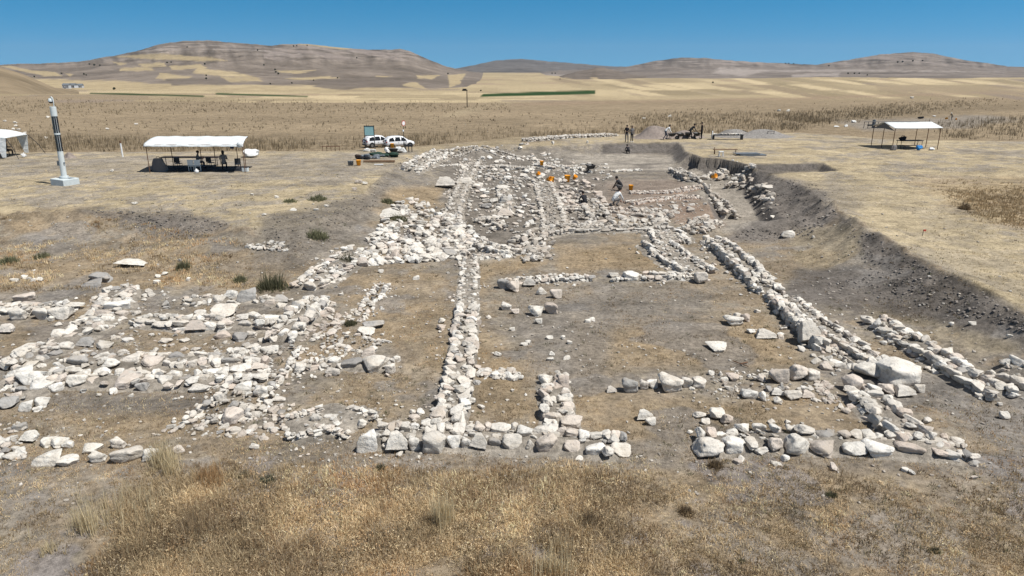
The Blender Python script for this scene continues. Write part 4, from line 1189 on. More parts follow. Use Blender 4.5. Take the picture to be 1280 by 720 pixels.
# ------------------------------------------------------------------ grass
def blades(bx, by, bz, n_per, h, spread_, wd, colour, cvar=.2, lean=.5, seg=2):
    """tufts at (bx,by,bz); arrays h, colour per tuft -> verts, quads, tris, colours"""
    r = rng
    n = len(bx)
    idx = np.repeat(np.arange(n), n_per)
    m = len(idx)
    th = r.uniform(0, 2 * np.pi, m)
    rr = r.random(m) * spread_[idx]
    x0 = bx[idx] + np.cos(th) * rr; y0 = by[idx] + np.sin(th) * rr; z0 = bz[idx] - .01
    az = th + r.normal(0, .7, m)
    L = h[idx] * r.uniform(.45, 1.1, m)
    le = np.abs(r.normal(0, lean, m)).clip(0, 1.35)
    w0 = wd[idx] * r.uniform(.6, 1.3, m)
    fa = r.uniform(0, np.pi, m)
    wx, wy = np.cos(fa) * w0, np.sin(fa) * w0
    dx, dy = np.cos(az), np.sin(az)
    s1, s2 = np.sin(le * .6), np.sin(le * 1.3)
    c1, c2 = np.cos(le * .6), np.cos(le * 1.3)
    mx, my, mz = x0 + dx * s1 * L * .5, y0 + dy * s1 * L * .5, z0 + c1 * L * .5
    tx, ty, tz = mx + dx * s2 * L * .5, my + dy * s2 * L * .5, mz + c2 * L * .5
    V = np.empty((m, 5, 3))
    V[:, 0] = np.stack([x0 - wx, y0 - wy, z0], 1); V[:, 1] = np.stack([x0 + wx, y0 + wy, z0], 1)
    V[:, 2] = np.stack([mx + wx * .8, my + wy * .8, mz], 1); V[:, 3] = np.stack([mx - wx * .8, my - wy * .8, mz], 1)
    V[:, 4] = np.stack([tx, ty, tz], 1)
    b = np.arange(m)[:, None] * 5
    Q = b + np.array([[0, 1, 2, 3]]); T = b + np.array([[3, 2, 4]])
    cc = colour[idx] * r.uniform(1 - cvar, 1 + cvar, (m, 1))
    Cc = np.repeat(cc[:, None, :], 5, 1).reshape(-1, 3)
    return V.reshape(-1, 3), Q, T, Cc

def grass_obj(name, parts, label, cat='grass', kind='stuff', parent=None):
    V, Q, T, Cc, b = [], [], [], [], 0
    for v, q, t, c in parts:
        V.append(v); Q.append(q + b); T.append(t + b); Cc.append(c); b += len(v)
    o = np_obj(name, np.concatenate(V), [np.concatenate(Q), np.concatenate(T)], M['grass'], parent, colattr=np.clip(np.concatenate(Cc), .005, 1))
    if kind == 'stuff': tag(o, label, cat, kind='stuff')
    return o

G_STRAW, G_TAN, G_BROWN, G_RUST, G_GREY, G_GREEN = C(.64, .535, .345), C(.56, .445, .28), C(.35, .26, .16), C(.48, .31, .16), C(.44, .375, .28), C(.125, .122, .072)
def gcol(x, y, seed):
    a = fbm(x * 1.1, y * 1.1, 4, seed)[:, None]; b = fbm(x * .35 + 9, y * .35, 3, seed + 3)[:, None]; r = rng.random((len(x), 1))
    c = G_TAN * (1 - sstep(.47, .6, a)) + G_BROWN * .85 * sstep(.47, .6, a)
    c = c * (1 - .7 * sstep(.54, .64, b)) + G_RUST * .7 * sstep(.54, .64, b)
    c = np.where(r < .25, G_STRAW, c)
    c = np.where((r > .93), G_GREY, c)
    big_ = sstep(.36, .62, .6 * fbm(x * .5, y * .5, 4, seed + 9) + .4 * fbm(x * 1.6, y * 1.6, 3, seed + 11))[:, None]
    return np.minimum(c * (1.36 - .62 * big_) * C(1.0, .97, .95)[None], .8)

def foreground_grass():
    parts = []
    # frizzy dry weeds
    n = 40000
    px = rng.uniform(-250, 1530, n); py = rng.uniform(566, 800, n)
    x, y, z = ground(px, py)
    dn = fbm(x * .6, y * .6, 4, 101)
    cov = sstep(120, 260, px + (py - 560) * .55) * (1 - .62 * sstep(690, 900, px)) * sstep(566, 606, py + 26 * (dn - .5))
    cov = np.maximum(cov, .16)
    keep = rng.random(n) < cov * sstep(.36, .52, .6 * dn + .4 * fbm(x * 1.7, y * 1.7, 3, 107) + .10 * cov)
    x, y, z, px, py, cov = x[keep], y[keep], z[keep], px[keep], py[keep], cov[keep]
    h = rng.uniform(.06, .16, len(x)) * (.55 + 1.0 * cov) * (.6 + .9 * fbm(x * .8, y * .8, 3, 105))
    parts.append(blades(x, y, z, 12, h, h * 1.0, np.full(len(x), .0055), gcol(x, y, 110), .35, 1.05))
    # leafy heads of the dead thistles: small crumpled leaves filling low domes
    n = 5200
    px2 = rng.uniform(-250, 1530, n); py2 = rng.uniform(572, 810, n)
    x2, y2, z2 = ground(px2, py2)
    d2 = fbm(x2 * .6, y2 * .6, 4, 101)
    cv = sstep(140, 280, px2 + (py2 - 560) * .55) * (1 - .72 * sstep(700, 930, px2)) * sstep(580, 625, py2 + 30 * (d2 - .5))
    kp = rng.random(n) < np.maximum(cv, .09) * sstep(.34, .5, .6 * d2 + .4 * fbm(x2 * 1.7, y2 * 1.7, 3, 107) + .08 * cv)
    x2, y2, z2, cv = x2[kp], y2[kp], z2[kp], cv[kp]
    nc = len(x2); per = 46
    rad = rng.uniform(.07, .20, nc) * (.6 + .5 * cv); ht = rad * rng.uniform(.7, 1.5, nc) * (.6 + .6 * cv)
    idx = np.repeat(np.arange(nc), per); m = len(idx)
    th = rng.uniform(0, 2 * np.pi, m); rr = np.sqrt(rng.random(m)); hh_ = rng.random(m) ** .7
    cx_w = x2[idx] + np.cos(th) * rr * rad[idx]; cy_w = y2[idx] + np.sin(th) * rr * rad[idx]
    cz_w = z2[idx] + ht[idx] * hh_ * np.sqrt(np.clip(1 - rr ** 2, .08, 1))
    a_, b__ = rng.normal(size=(m, 3)), rng.normal(size=(m, 3))
    a_ /= np.linalg.norm(a_, axis=1)[:, None]; b__ /= np.linalg.norm(b__, axis=1)[:, None]
    sz = rng.uniform(.009, .026, m)[:, None]
    ctr = np.stack([cx_w, cy_w, cz_w], 1)
    Vv = np.stack([ctr - a_ * sz, ctr + b__ * sz * .45, ctr + a_ * sz, ctr - b__ * sz * .45, ctr + a_ * sz * 1.3], 1).reshape(-1, 3)
    bb0 = np.arange(m)[:, None] * 5
    colc = (gcol(x2, y2, 210) * .80 + G_BROWN * .15)[idx] * rng.uniform(.7, 1.3, (m, 1)) * rng.uniform(.75, 1.3, (nc, 1))[idx]
    parts.append((Vv, bb0 + np.array([[0, 1, 2, 3]]), bb0[:1] + np.array([[1, 4, 3]]), np.repeat(colc[:, None], 5, 1).reshape(-1, 3)))
    # taller straw clumps that stand out
    for cx, cy, wpx, hpx, nn, colr in [(207, 582, 14, 44, 60, G_STRAW), (214, 590, 12, 30, 40, G_STRAW), (108, 662, 14, 46, 46, G_STRAW * 1.05), (150, 640, 46, 40, 44, G_STRAW * .95), (165, 625, 40, 28, 34, G_TAN), (555, 655, 13, 48, 60, G_STRAW * 1.1), (265, 600, 20, 28, 60, G_RUST), (60, 690, 14, 20, 20, G_STRAW),
                                         (690, 715, 26, 40, 60, G_STRAW), (250, 655, 30, 30, 70, G_BROWN * 1.1), (700, 690, 16, 34, 30, G_TAN), (330, 640, 3, 44, 3, G_BROWN), (480, 640, 3, 30, 3, G_BROWN)]:
        q = gpt(cx, cy); k = ppm(q)
        m = nn
        xx = q.x + rng.normal(0, wpx / k / 2, m); yy = q.y + rng.normal(0, wpx / k / 2, m)
        hh = np.full(m, hpx / k) * rng.uniform(.7, 1.15, m)
        parts.append(blades(xx, yy, height(xx, yy), 6, hh, hh * .14, np.full(m, .0045), np.repeat(colr[None], m, 0), .3, .2))
    # low turf on the right of the foreground and at its edges
    n = 26000
    px = rng.uniform(-250, 1530, n); py = rng.uniform(560, 800, n)
    x, y, z = ground(px, py)
    keep = rng.random(n) < sstep(.38, .62, fbm(x * 1.1, y * 1.1, 4, 121)) * .9
    x, y, z = x[keep], y[keep], z[keep]
    h = rng.uniform(.025, .09, len(x))
    parts.append(blades(x, y, z, 8, h, h * 1.3, np.full(len(x), .005), gcol(x, y, 125) * 1.05, .3, .9))
    grass_obj('dry_grass', parts, 'tangled dry weeds and straw covering the foreground')
foreground_grass()

def room_grass():
    parts = []
    n = 42000
    px = rng.uniform(-150, 1430, n); py = 205 + rng.random(n) ** .9 * 365
    x, y, z = ground(px, py)
    ins = inside(x, y, EXC)
    dn = fbm(x * .5, y * .5, 4, 61) + .18 * (fbm(x * 2.6, y * 2.6, 3, 62) - .5)
    pr = np.where(ins, sstep(.42, .62, dn) * np.where(py > 300, 1, .25), .75 * sstep(.32, .55, dn))
    pr = np.where((px > 640) & (py < 300) & (px < 1040), pr * .1, pr)
    steep = np.maximum(np.abs(height(x + .4, y, False) - height(x - .4, y, False)), np.abs(height(x, y + .4, False) - height(x, y - .4, False)))
    keep = (rng.random(n) < pr) & (steep < .3)
    x, y, z, px, py, ins = x[keep], y[keep], z[keep], px[keep], py[keep], ins[keep]
    h = rng.uniform(.03, .09, len(x)) * np.where(ins, 1, 1.4)
    col_ = np.where(ins[:, None], gcol(x, y, 140) * .86, gcol(x, y, 140) * .4 + G_STRAW * .6)
    dk = rng.random(len(x)) < .05
    col_[dk] = G_GREEN * 1.1
    parts.append(blades(x, y, z, 5, h, h * 1.6, .004 + .00022 * y, col_, .25, .85))
    n = 5200
    px = rng.uniform(-150, 1430, n); py = 215 + rng.random(n) ** .8 * 480
    x, y, z = ground(px, py)
    keep = (rng.random(n) < sstep(.42, .6, fbm(x * .35, y * .35, 4, 171))) & ~((px > 640) & (py < 300) & (px < 1040))
    x, y, z = x[keep], y[keep], z[keep]
    h = rng.uniform(.04, .12, len(x))
    cl = np.where(rng.random((len(x), 1)) < .35, (G_GREEN * 1.3)[None], (G_BROWN * .55)[None])
    parts.append(blades(x, y, z, 12, h, h * 1.2, .005 + .0002 * y, cl, .35, .9))
    # browner tall grass patch on the right plateau
    n = 7000
    poly = [(1150, 232), (1200, 224), (1290, 226), (1340, 300), (1225, 278)]
    px = rng.uniform(1140, 1340, n); py = rng.uniform(222, 295, n)
    k = inside(px, py, poly)
    dd_ = -sdf(px[k], py[k], poly)
    x, y, z = ground(px[k], py[k])
    kk = rng.random(len(x)) < sstep(-2, 22, dd_ + 22 * (fbm(x * .35, y * .35, 4, 177) - .5)) * .85
    x, y, z = x[kk], y[kk], z[kk]
    h = rng.uniform(.06, .24, len(x))
    parts.append(blades(x, y, z, 8, h, h * 1.1, np.full(len(x), .014), np.repeat((G_TAN * .55 + G_RUST * .2)[None], len(x), 0) * rng.uniform(.75, 1.25, (len(x), 1)), .3, .7))
    # left slope rough grass
    n = 5000
    poly = [(0, 272), (150, 275), (300, 300), (370, 360), (200, 362), (0, 365)]
    px = rng.uniform(-60, 380, n); py = rng.uniform(268, 368, n)
    k = inside(px, py, poly) | (px < 0)
    x, y, z = ground(px[k], py[k])
    dn = fbm(x * .5, y * .5, 4, 161)
    kk = dn > .46
    x, y, z = x[kk], y[kk], z[kk]
    h = rng.uniform(.08, .22, len(x))
    parts.append(blades(x, y, z, 8, h, h * .9, np.full(len(x), .011), gcol(x, y, 165), .3, .6))
    grass_obj('short_grass', parts, 'short dry grass between the ruined walls and on the plateau')
room_grass()

def reeds():
    parts = []
    def band(poly, n, h0, h1, colr, wd, per=4, lean=.12):
        P = np.array(poly, float)
        px = rng.uniform(P[:, 0].min(), P[:, 0].max(), n); py = rng.uniform(P[:, 1].min(), P[:, 1].max(), n)
        k = inside(px, py, poly)
        x, y = plane_pt(px[k], py[k], -2.5)
        ok = ~inside(x, y, PLAT)
        x, y = x[ok], y[ok]
        dn = fbm(x * .12, y * .05, 3, 170)
        kk = rng.random(len(x)) < (.2 + .6 * sstep(.3, .6, dn)) * sstep(0, 7, -sdf(px[k][ok], py[k][ok], poly))
        x, y = x[kk], y[kk]
        z = height(x, y)
        h = rng.uniform(h0, h1, len(x))
        cl = np.repeat(colr[None], len(x), 0) * rng.uniform(.6, 1.2, (len(x), 1))
        parts.append(blades(x, y, z, per, h, h * .5, np.full(len(x), wd), cl, .3, lean))
    RB = C(.29, .23, .15)
    band([(-300, 166), (440, 170), (640, 160), (760, 150), (860, 152), (860, 178), (640, 184), (440, 192), (-300, 194)], 19000, .4, 1.15, RB * 1.08, .028)
    band([(780, 142), (860, 138), (1010, 140), (1060, 150), (1010, 166), (860, 172), (790, 168)], 5200, .35, 1.1, RB * 1.15, .028)
    band([(960, 140), (1110, 128), (1250, 120), (1250, 130), (1110, 150), (980, 166)], 8000, .4, 1.15, RB * 1.0, .035)
    band([(1150, 152), (1290, 142), (1700, 140), (1700, 178), (1180, 176)], 8000, .4, 1.3, RB * 1.0, .03)
    band([(-300, 118), (640, 126), (640, 142), (-300, 150)], 6000, .3, 1.0, RB * 1.0, .06, 3)
    band([(-300, 145), (640, 140), (1290, 118), (1290, 140), (640, 165), (-300, 172)], 5000, .3, .7, RB * .85, .05, 3, .3)
    grass_obj('dry_reeds', parts, 'tall brown dry reeds and thistles beyond the mound', 'reeds')
reeds()

def shrub(cx, cy, wpx, hpx, label, colr=G_GREEN, dens=70):
    q = gpt(cx, cy + hpx * .4); k = ppm(q)
    rad = wpx / k / 2; H = hpx / k
    root = empty('shrub', q, 0, label, 'shrub', 'low green shrubs', 'thing')
    m = dens
    x = rng.normal(0, rad * .5, m); y = rng.normal(0, rad * .5, m)
    h = np.full(m, H) * np.exp(-(x ** 2 + y ** 2) / (rad * rad)) * rng.uniform(.6, 1.1, m) + .02
    grass_obj('foliage', [blades(x, y, np.zeros(m) - .02, 9, h, h * .5, np.full(m, .012 * 40 / k * .8), np.repeat(colr[None], m, 0), .4, .5)], None, kind='', parent=root)
    mb = MB()
    for i in range(4):
        t = i * 1.6
        mb.cyl((0, 0, -.03), (math.cos(t) * rad * .4, math.sin(t) * rad * .4, H * .7), .012, .004, 5)
    mb.build('stem', M['bark'], root)
for a in [(340, 350, 36, 26, 'large dark green shrub above the diagonal wall end'), (300, 322 + 25, 14, 12, 'faint olive bush left of the large dark shrub', G_GREEN * 1.6), (497, 271, 24, 10, 'green tuft right of the broad white boulder', G_GREEN * 1.4),
          (484, 250, 16, 8, 'green tuft at the upper edge of the stone jumble', G_GREEN * 1.4), (434, 322, 18, 16, 'dark green bush among stones at the sloping wall'), (438, 402, 16, 10, 'small dark bush in the rubble left of the central wall'),
          (230, 330, 14, 14, 'round bush on the left slope near the flat white rock', G_GREEN * 1.3), (11, 323, 20, 12, 'greyish bush at the left edge on the slope', G_GREEN * 1.7), (52, 318, 22, 8, 'low green mat on the left slope', G_GREEN * 1.5),
          (395, 290, 26, 18, 'olive bush on the bank beside the stone jumble', G_GREEN * 1.7), (398, 246, 24, 9, 'olive patch of weeds on the left plateau', G_GREEN * 1.7), (362, 250, 0 + 18, 7, 'smaller olive weed on the left plateau', G_GREEN * 1.8),
          (476, 583, 10, 9, 'dark green sprout in front of the front wall', G_GREEN * .9), (335, 596, 16, 12, 'bluish green sprout in the left foreground weeds', C(.09, .12, .085)), (304, 592, 16, 9, 'dark thistle in the left foreground weeds', G_GREEN * .8),
          (1040, 617, 14, 8, 'green weed in the right foreground soil', G_GREEN * 1.2), (1168, 686, 13, 8, 'green weed near the bottom right corner', G_GREEN * 1.2), (694, 634, 11, 8, 'small green weed in the middle foreground', G_GREEN), (927, 700, 9, 6, 'tiny green weed at the bottom edge', G_GREEN * 1.3), (858, 636, 20, 14, 'brown dry bush in the right foreground', G_BROWN * .8), (894, 578, 20, 12, 'dark dry bush below the right front wall', G_BROWN * .6), (735, 645, 30, 22, 'wide brown dry bush at the end of the weeds', G_BROWN * .7), (985, 541, 9, 9, 'dark bush growing in the right front wall', G_GREEN * .7), (1034, 541, 14, 5, 'bright green sprout behind the right front wall', C(.08, .14, .05)),
          (1205, 245 + 12, 10, 12, 'dark thistle on the browner grass of the right plateau', G_BROWN * .7)]:
    shrub(*a)

# ------------------------------------------------------------------ props
def place(name, px, py, rz, label, cat, group=None):
    return empty(name, gpt(px, py), rz, label, cat, group, 'thing')

# security camera pillar with solar strips
t = place('camera_pillar', 82, 231, R(-20), 'tall pale pillar with dark solar strips and a dome camera on a concrete block', 'camera pillar')
MB().box((0, 0, .22), (1.2, 1.2, .46)).build('base', M['concrete'], t, bevel=.03)
MB().box((.28, .2, .455), (.4, .4, .012)).build('hatch', M['slate'], t)
MB().cyl((0, 0, .47), (0, 0, .6), .27, .27, 20).build('flange', M['white_metal'], t)
MB().cyl((0, 0, .6), (0, 0, 2.25), .175, .175, 24).build('lower_pole', M['white_metal'], t, bevel=.005)
MB().cyl((0, 0, 4.55), (0, 0, 5.15), .19, .19, 24).build('upper_pole', M['white_metal'], t, bevel=.005)
MB().cyl((0, 0, 2.25), (0, 0, 4.55), .158, .158, 24).cyl((0, 0, 3.36), (0, 0, 3.46), .185, .185, 24).build('collar', M['white_metal'], t)
for k in range(9):
    a = k * 2 * math.pi / 9 + .2
    for z0, z1 in ((2.28, 3.34), (3.48, 4.53)):
        MB().box((math.cos(a) * .170, math.sin(a) * .170, (z0 + z1) / 2), (.02, .083, z1 - z0), Matrix.Rotation(a, 3, 'Z')).build('solar_strip', M['panel'], t)
MB().box((-.17, -.12, 1.45), (.12, .14, .3)).cyl((-.25, 0, 1.5), (.25, 0, 1.5), .05, .05, 8).build('junction_box', M['slate'], t)
MB().tube([(.1, 0, 5.1), (.14, 0, 5.45), (.12, 0, 5.68), (0, 0, 5.78), (-.1, 0, 5.7)], .03).build('gooseneck', M['white_metal'], t)
c_ = MB().lathe([(.0, .2), (.10, .19), (.14, .1), (.15, 0)], (-.1, 0, 5.48), 16).build('camera', M['white_metal'], t, True)
MB().lathe([(.13, .0), (.12, -.07), (.07, -.12), (0, -.13)], (-.1, 0, 5.48), 16).build('dome', M['glass'], c_, True)
t.rotation_euler = (0, R(2.4), R(-20))

def chair(label, px, py, rz, mat=None, grp='chairs under the white shelter'):
    t = place('chair', px, py, rz, label, 'chair', grp)
    m = mat or M['dark_metal']
    MB().box((0, 0, .45), (.44, .44, .04)).build('seat', m, t)
    MB().box((0, -.22, .72), (.44, .04, .4)).build('backrest', m, t)
    for sx in (-.19, .19):
        for sy in (-.19, .19):
            MB().cyl((sx, sy, 0), (sx, sy, .44), .018, .018, 6).build('leg', m, t)
        MB().tube([(sx, -.2, .62), (sx, .2, .62)], .016, 6).build('armrest', m, t)
    return t

def table(label, px, py, rz, L, W, H, mat, cat='table', grp=None):
    t = place('table', px, py, rz, label, cat, grp)
    MB().box((0, 0, H - .025), (L, W, .05)).build('table_top', mat, t)
    for sx in (-1, 1):
        for sy in (-1, 1):
            MB().cyl((sx * (L / 2 - .1), sy * (W / 2 - .08), -.02), (sx * (L / 2 - .1), sy * (W / 2 - .08), H - .05), .025, .025, 6).build('leg', mat, t)
    return t

# white shelter on the left plateau
t = place('shelter', 247, 216, 0, 'long white tarpaulin shelter on thin poles over tables and seated people', 'shelter')
W2 = 3.72
def roof(u, v):
    x = (u - .5) * 2 * W2 * (1 - .03 * v) - .75 * v
    y = -.15 + v * 3.5
    z = 2.12 + .28 * math.sin(min(v * 1.15, 1) * math.pi / 2) + .012 * math.sin(u * 37) + .012 * math.sin(u * 19 + 4 * v)
    if v < .07: z -= .16 * (1 - v / .07)
    return (x, y, z)
MB().grid(roof, 60, 20).build('canopy', M['tarp'], t, True, solid=.02)
MB().add([(-W2, .05, 2.10), (-W2 - .62, 3.3, 2.38), (-W2 - .62, 3.3, 2.05), (-W2, .05, 1.95)], [(0, 1, 2, 3)]).build('side_flap', M['tarp'], t, solid=.015)
MB().lathe([(.01, 0), (.2, 0), (.22, .12), (.12, .2), (.01, .2)], (0, 0, 0), 12).build('rolled_tarp', M['tarp'], t, True).matrix_local = Matrix.Translation((W2 - .2, -.16, 2.1)) @ Matrix.Rotation(R(90), 4, 'X')
for x, y in ((-3.6, 0), (-3.3, 3.2), (-.95, 3.1), (.1, 3.2), (1.9, 3.2), (3.1, 1.6), (3.6, 0)):
    MB().cyl((x, y, -.05), (x, y, 2.1 + .07 * y), .03, .03, 8).build('pole', M['rust'], t)
MB().cyl((-W2, .02, 2.08), (W2, .02, 2.08), .025, .025, 8).cyl((-W2 - .55, 3.2, 2.34), (W2 - .8, 3.2, 2.34), .025, .025, 8).build('ridge_pole', M['rust'], t)
t = place('floor_mat', 247, 213.5, 0, 'dark ground mat, its black doubling as the shade under the white shelter', 'mat')
MB().grid(lambda u, v: ((u - .5) * 7.0, -.4 + v * 2.5, .05 + .02 * math.sin(u * 17 + v * 5)), 20, 6).build('floor_mat', M['black'], t, solid=.02)  # mat kept black so it also stands in for the shelter's shadow
table('long dark table on the left under the white shelter', 229, 207.5, 0, 3.2, .8, .74, M['darkbrown'], 'table', 'tables under the white shelter')
table('second dark table on the right under the white shelter', 262, 207.5, 0, 1.8, .8, .74, M['darkbrown'], 'table', 'tables under the white shelter')
t = place('tent_bag', 200, 214.5, 0, 'large dark grey bag standing at the left end under the shelter', 'bag')
def bagf(u, v):
    a = u * 2 * math.pi
    r = (1 - .5 * v ** 1.5) * (.62 + .05 * math.sin(3 * a + v * 5))
    return (r * math.cos(a), .6 * r * math.sin(a), 1.05 * v if v < .97 else 1.0)
b_ = MB().grid(bagf, 24, 10); b_.add([bagf(i / 24, 1) for i in range(24)], [tuple(range(24))]); b_.build('bag_body', M['navy'] if False else M['greycloth'], t, True)
MB().tube([(-.15, 0, 1.02), (-.1, 0, 1.12), (.1, 0, 1.12), (.15, 0, 1.02)], .02).build('handle', M['black'], t)
chair('dark chair at the left table, backrest towards the camera', 224, 211.5, R(180) * 0)
chair('white slatted chair in front of the person at the table', 241, 214.5, 0, M['white_metal'])
chair('second white slatted chair, right of the first white one', 248, 214.5, R(20), M['white_metal'])
chair('dark chair between the two seated people', 264, 210.5, R(-10))
chair('dark armchair at the right end of the shelter', 298, 212.5, R(25))
t = place('water_jug', 246, 216.5, 0, 'small white jug on the ground at the shelter front edge', 'jug')
MB().lathe([(0, 0), (.14, 0), (.15, .2), (.06, .28), (.05, .33), (0, .33)]).build('jug_body', M['whitecloth'], t, True)
MB().tube([(.13, 0, .1), (.2, 0, .16), (.1, 0, .26)], .012).build('handle', M['whitecloth'], t)
t = place('hanging_bag', 293, 210, 0, 'small navy blue bag hanging from the shelter roof', 'bag')
MB().box((0, 0, 1.72), (.3, .12, .42), None, .85).build('bag_body', M['navy'], t, bevel=.03)
MB().tube([(-.1, 0, 1.92), (0, 0, 2.3), (.1, 0, 1.92)], .01).build('strap', M['black'], t)
t = place('crate', 307, 214.5, 0, 'light plastic crate at the right front pole of the shelter', 'crate')
MB().box((0, 0, .03), (.4, .3, .05)).box((0, -.15, .16), (.4, .02, .26)).box((0, .15, .16), (.4, .02, .26)).box((-.2, 0, .16), (.02, .3, .26)).box((.2, 0, .16), (.02, .3, .26)).build('crate_body', M['white_metal'], t)
MB().box((0, 0, .22), (.34, .24, .16)).build('contents', M['black'], t)
t = place('bulk_sack', 314, 196, 0, 'bulging white sack on the ground behind the shelter', 'sack')
sv = SHAPES[4][3] * np.array([1.35, .9, .75]); sv[:, 2] += .36 
o = np_obj('sack_body', sv, ICO[4][1], M['sack'], t, smooth=True)
MB().cyl((.55, 0, .5), (.75, 0, .62), .1, .05, 8).build('knot', M['sack'], t)

# gazebo at the left edge
t = place('gazebo', -4, 196, R(8), 'white pop-up gazebo cut by the left edge with flared curtain legs', 'gazebo')
def gz(u, v):
    x, y = (u - .5) * 2, (v - .5) * 2
    d = max(abs(x), abs(y))
    return (x * 2.0, y * 1.8, 1.75 + .62 * (1 - d ** 2.2))
MB().grid(gz, 20, 20).build('canopy', M['tarp'], t, True, solid=.015)
for sx in (-1, 1):
    for sy in (-1, 1):
        MB().tube([(sx * 2.0, sy * 1.8, 1.75), (sx * 2.55, sy * 2.1, .9), (sx * 2.95, sy * 2.3, -.02)], .025).build('leg', M['dark_metal'], t)
        MB().add([(sx * 1.0, sy * 1.78, 1.76), (sx * 1.98, sy * 1.78, 1.74), (sx * 1.75, sy * 1.85, .1), (sx * 1.45, sy * 1.85, .1)], [(0, 1, 2, 3)]).build('curtain', M['tarp'], t, solid=.02)
chair('folding chair under the gazebo, holding the seated person', 9, 195.5, R(-60), M['darkbrown'], 'chairs under the gazebo')
table('small low table at the left edge under the gazebo', -2, 194.5, 0, 1.2, .6, .55, M['darkbrown'], 'table')
t = place('bucket_pile', 30, 196.5, 0, 'small white bag at the right foot of the gazebo', 'bag')
sv = SHAPES[3][5] * np.array([.4, .3, .32]); sv[:, 2] += .14
np_obj('bag_body', sv, ICO[3][1], M['whitecloth'], t, smooth=True)
MB().cyl((0, 0, .28), (.06, 0, .4), .05, .03, 7).build('knot', M['whitecloth'], t)

# ranging pole
t = place('survey_marker', 153.5, 196.5, 0, 'slim white survey post with a dark tip on the plateau edge', 'post')
MB().cyl((0, 0, -.1), (0, 0, 1.2), .07, .07, 10).build('shaft', M['whitecloth'], t)
MB().cyl((0, 0, 1.2), (0, 0, 1.42), .075, .06, 10).build('tip', M['rust'], t)

# right shelter
t = place('shelter', 1115, 187, R(6), 'white gable-roofed shelter on the right plateau with a table beneath', 'shelter')
L_, D_ = 4.7, 3.4
e, hr = 2.05, 2.5
MB().grid(lambda u, v: (-.15 + u * (L_ + .3), -.1 + v * (D_ / 2 + .1), e + (hr - e) * v - .03 * math.sin(math.pi * u) ), 16, 8).build('front_roof', M['tarp'], t, True, solid=.015)
MB().grid(lambda u, v: (-.15 + u * (L_ + .3), D_ + .1 - v * (D_ / 2 + .1), e + (hr - e) * v - .004), 16, 8).build('rear_roof', M['tarp'], t, True, solid=.015)
MB().add([(-.05, 0, e - .25), (-.05, D_ / 2, hr - .05), (-.05, D_, e - .25), (-.05, D_ / 2, e - .15)], [(0, 1, 2, 3)]).build('gable_flap', M['greycloth'], t, solid=.015)  # gable's shade put into its colour: dark grey in place of white tarp
for x in (0, L_):
    for y in (0, D_ / 2, D_):
        MB().cyl((x, y, -.05), (x, y, hr - .04 if abs(y - D_ / 2) < .1 else e - .02), .035, .035, 8).build('pole', M['rust'], t)
MB().cyl((0, 0, e - .03), (L_, 0, e - .03), .025, .025, 6).cyl((0, D_, e - .03), (L_, D_, e - .03), .025, .025, 6).build('eave_rail', M['rust'], t)
rt_ = table('dark loaded table under the right shelter', 1136, 184.5, R(6), 2.4, .8, .75, M['darkbrown'], 'table')
table('low dark bench in front of the table under the right shelter', 1138, 186.5, R(6), 1.5, .35, .42, M['darkbrown'], 'bench')
t = place('duffel_bag', 1122, 183.5, R(6), 'dark lumpy bag lying on the left end of the right table', 'bag')
t.location = rt_.location + Vector((-.75, 0, -.0))
sv = SHAPES[3][2] * np.array([.8, .5, .4]); sv[:, 2] += .93
np_obj('bag_body', sv, ICO[3][1], M['black'], t, smooth=True)
MB().tube([(-.2, 0, 1.08), (-.1, 0, 1.2), (.1, 0, 1.2), (.2, 0, 1.08)], .02).build('handle', M['black'], t)
t = place('backpack', 1116, 187.5, 0, 'dark backpack on the ground at the front left pole of right shelter', 'bag')
sv = SHAPES[3][7] * np.array([.6, .45, .55]); sv[:, 2] += .25
np_obj('bag_body', sv, ICO[3][1], M['greycloth'], t, smooth=True)
MB().tube([(-.12, -.22, .1), (-.12, -.28, .3), (-.1, -.2, .45)], .02).build('strap', M['black'], t)
t = place('blue_bag', 1148.5, 187.5, 0, 'bright blue bag on the ground before the right shelter', 'bag')
sv = SHAPES[4][11] * np.array([.62, .45, .5]); sv[:, 2] += .23
np_obj('bag_body', sv, ICO[4][1], M['blue'], t, smooth=True)
MB().tube([(-.06, 0, .48), (0, 0, .6), (.06, 0, .48)], .012).build('handle', M['blue'], t)
t = place('cloth_bundle', 1164, 187.5, 0, 'white bundle on the ground near the right shelter pole', 'bundle')
sv = SHAPES[3][9] * np.array([.5, .35, .3]); sv[:, 2] += .12
np_obj('bundle_body', sv, ICO[3][1], M['whitecloth'], t, smooth=True)
MB().box((-.05, -.14, .05), (.35, .1, .1)).build('dark_pouch', M['black'], t, bevel=.02)

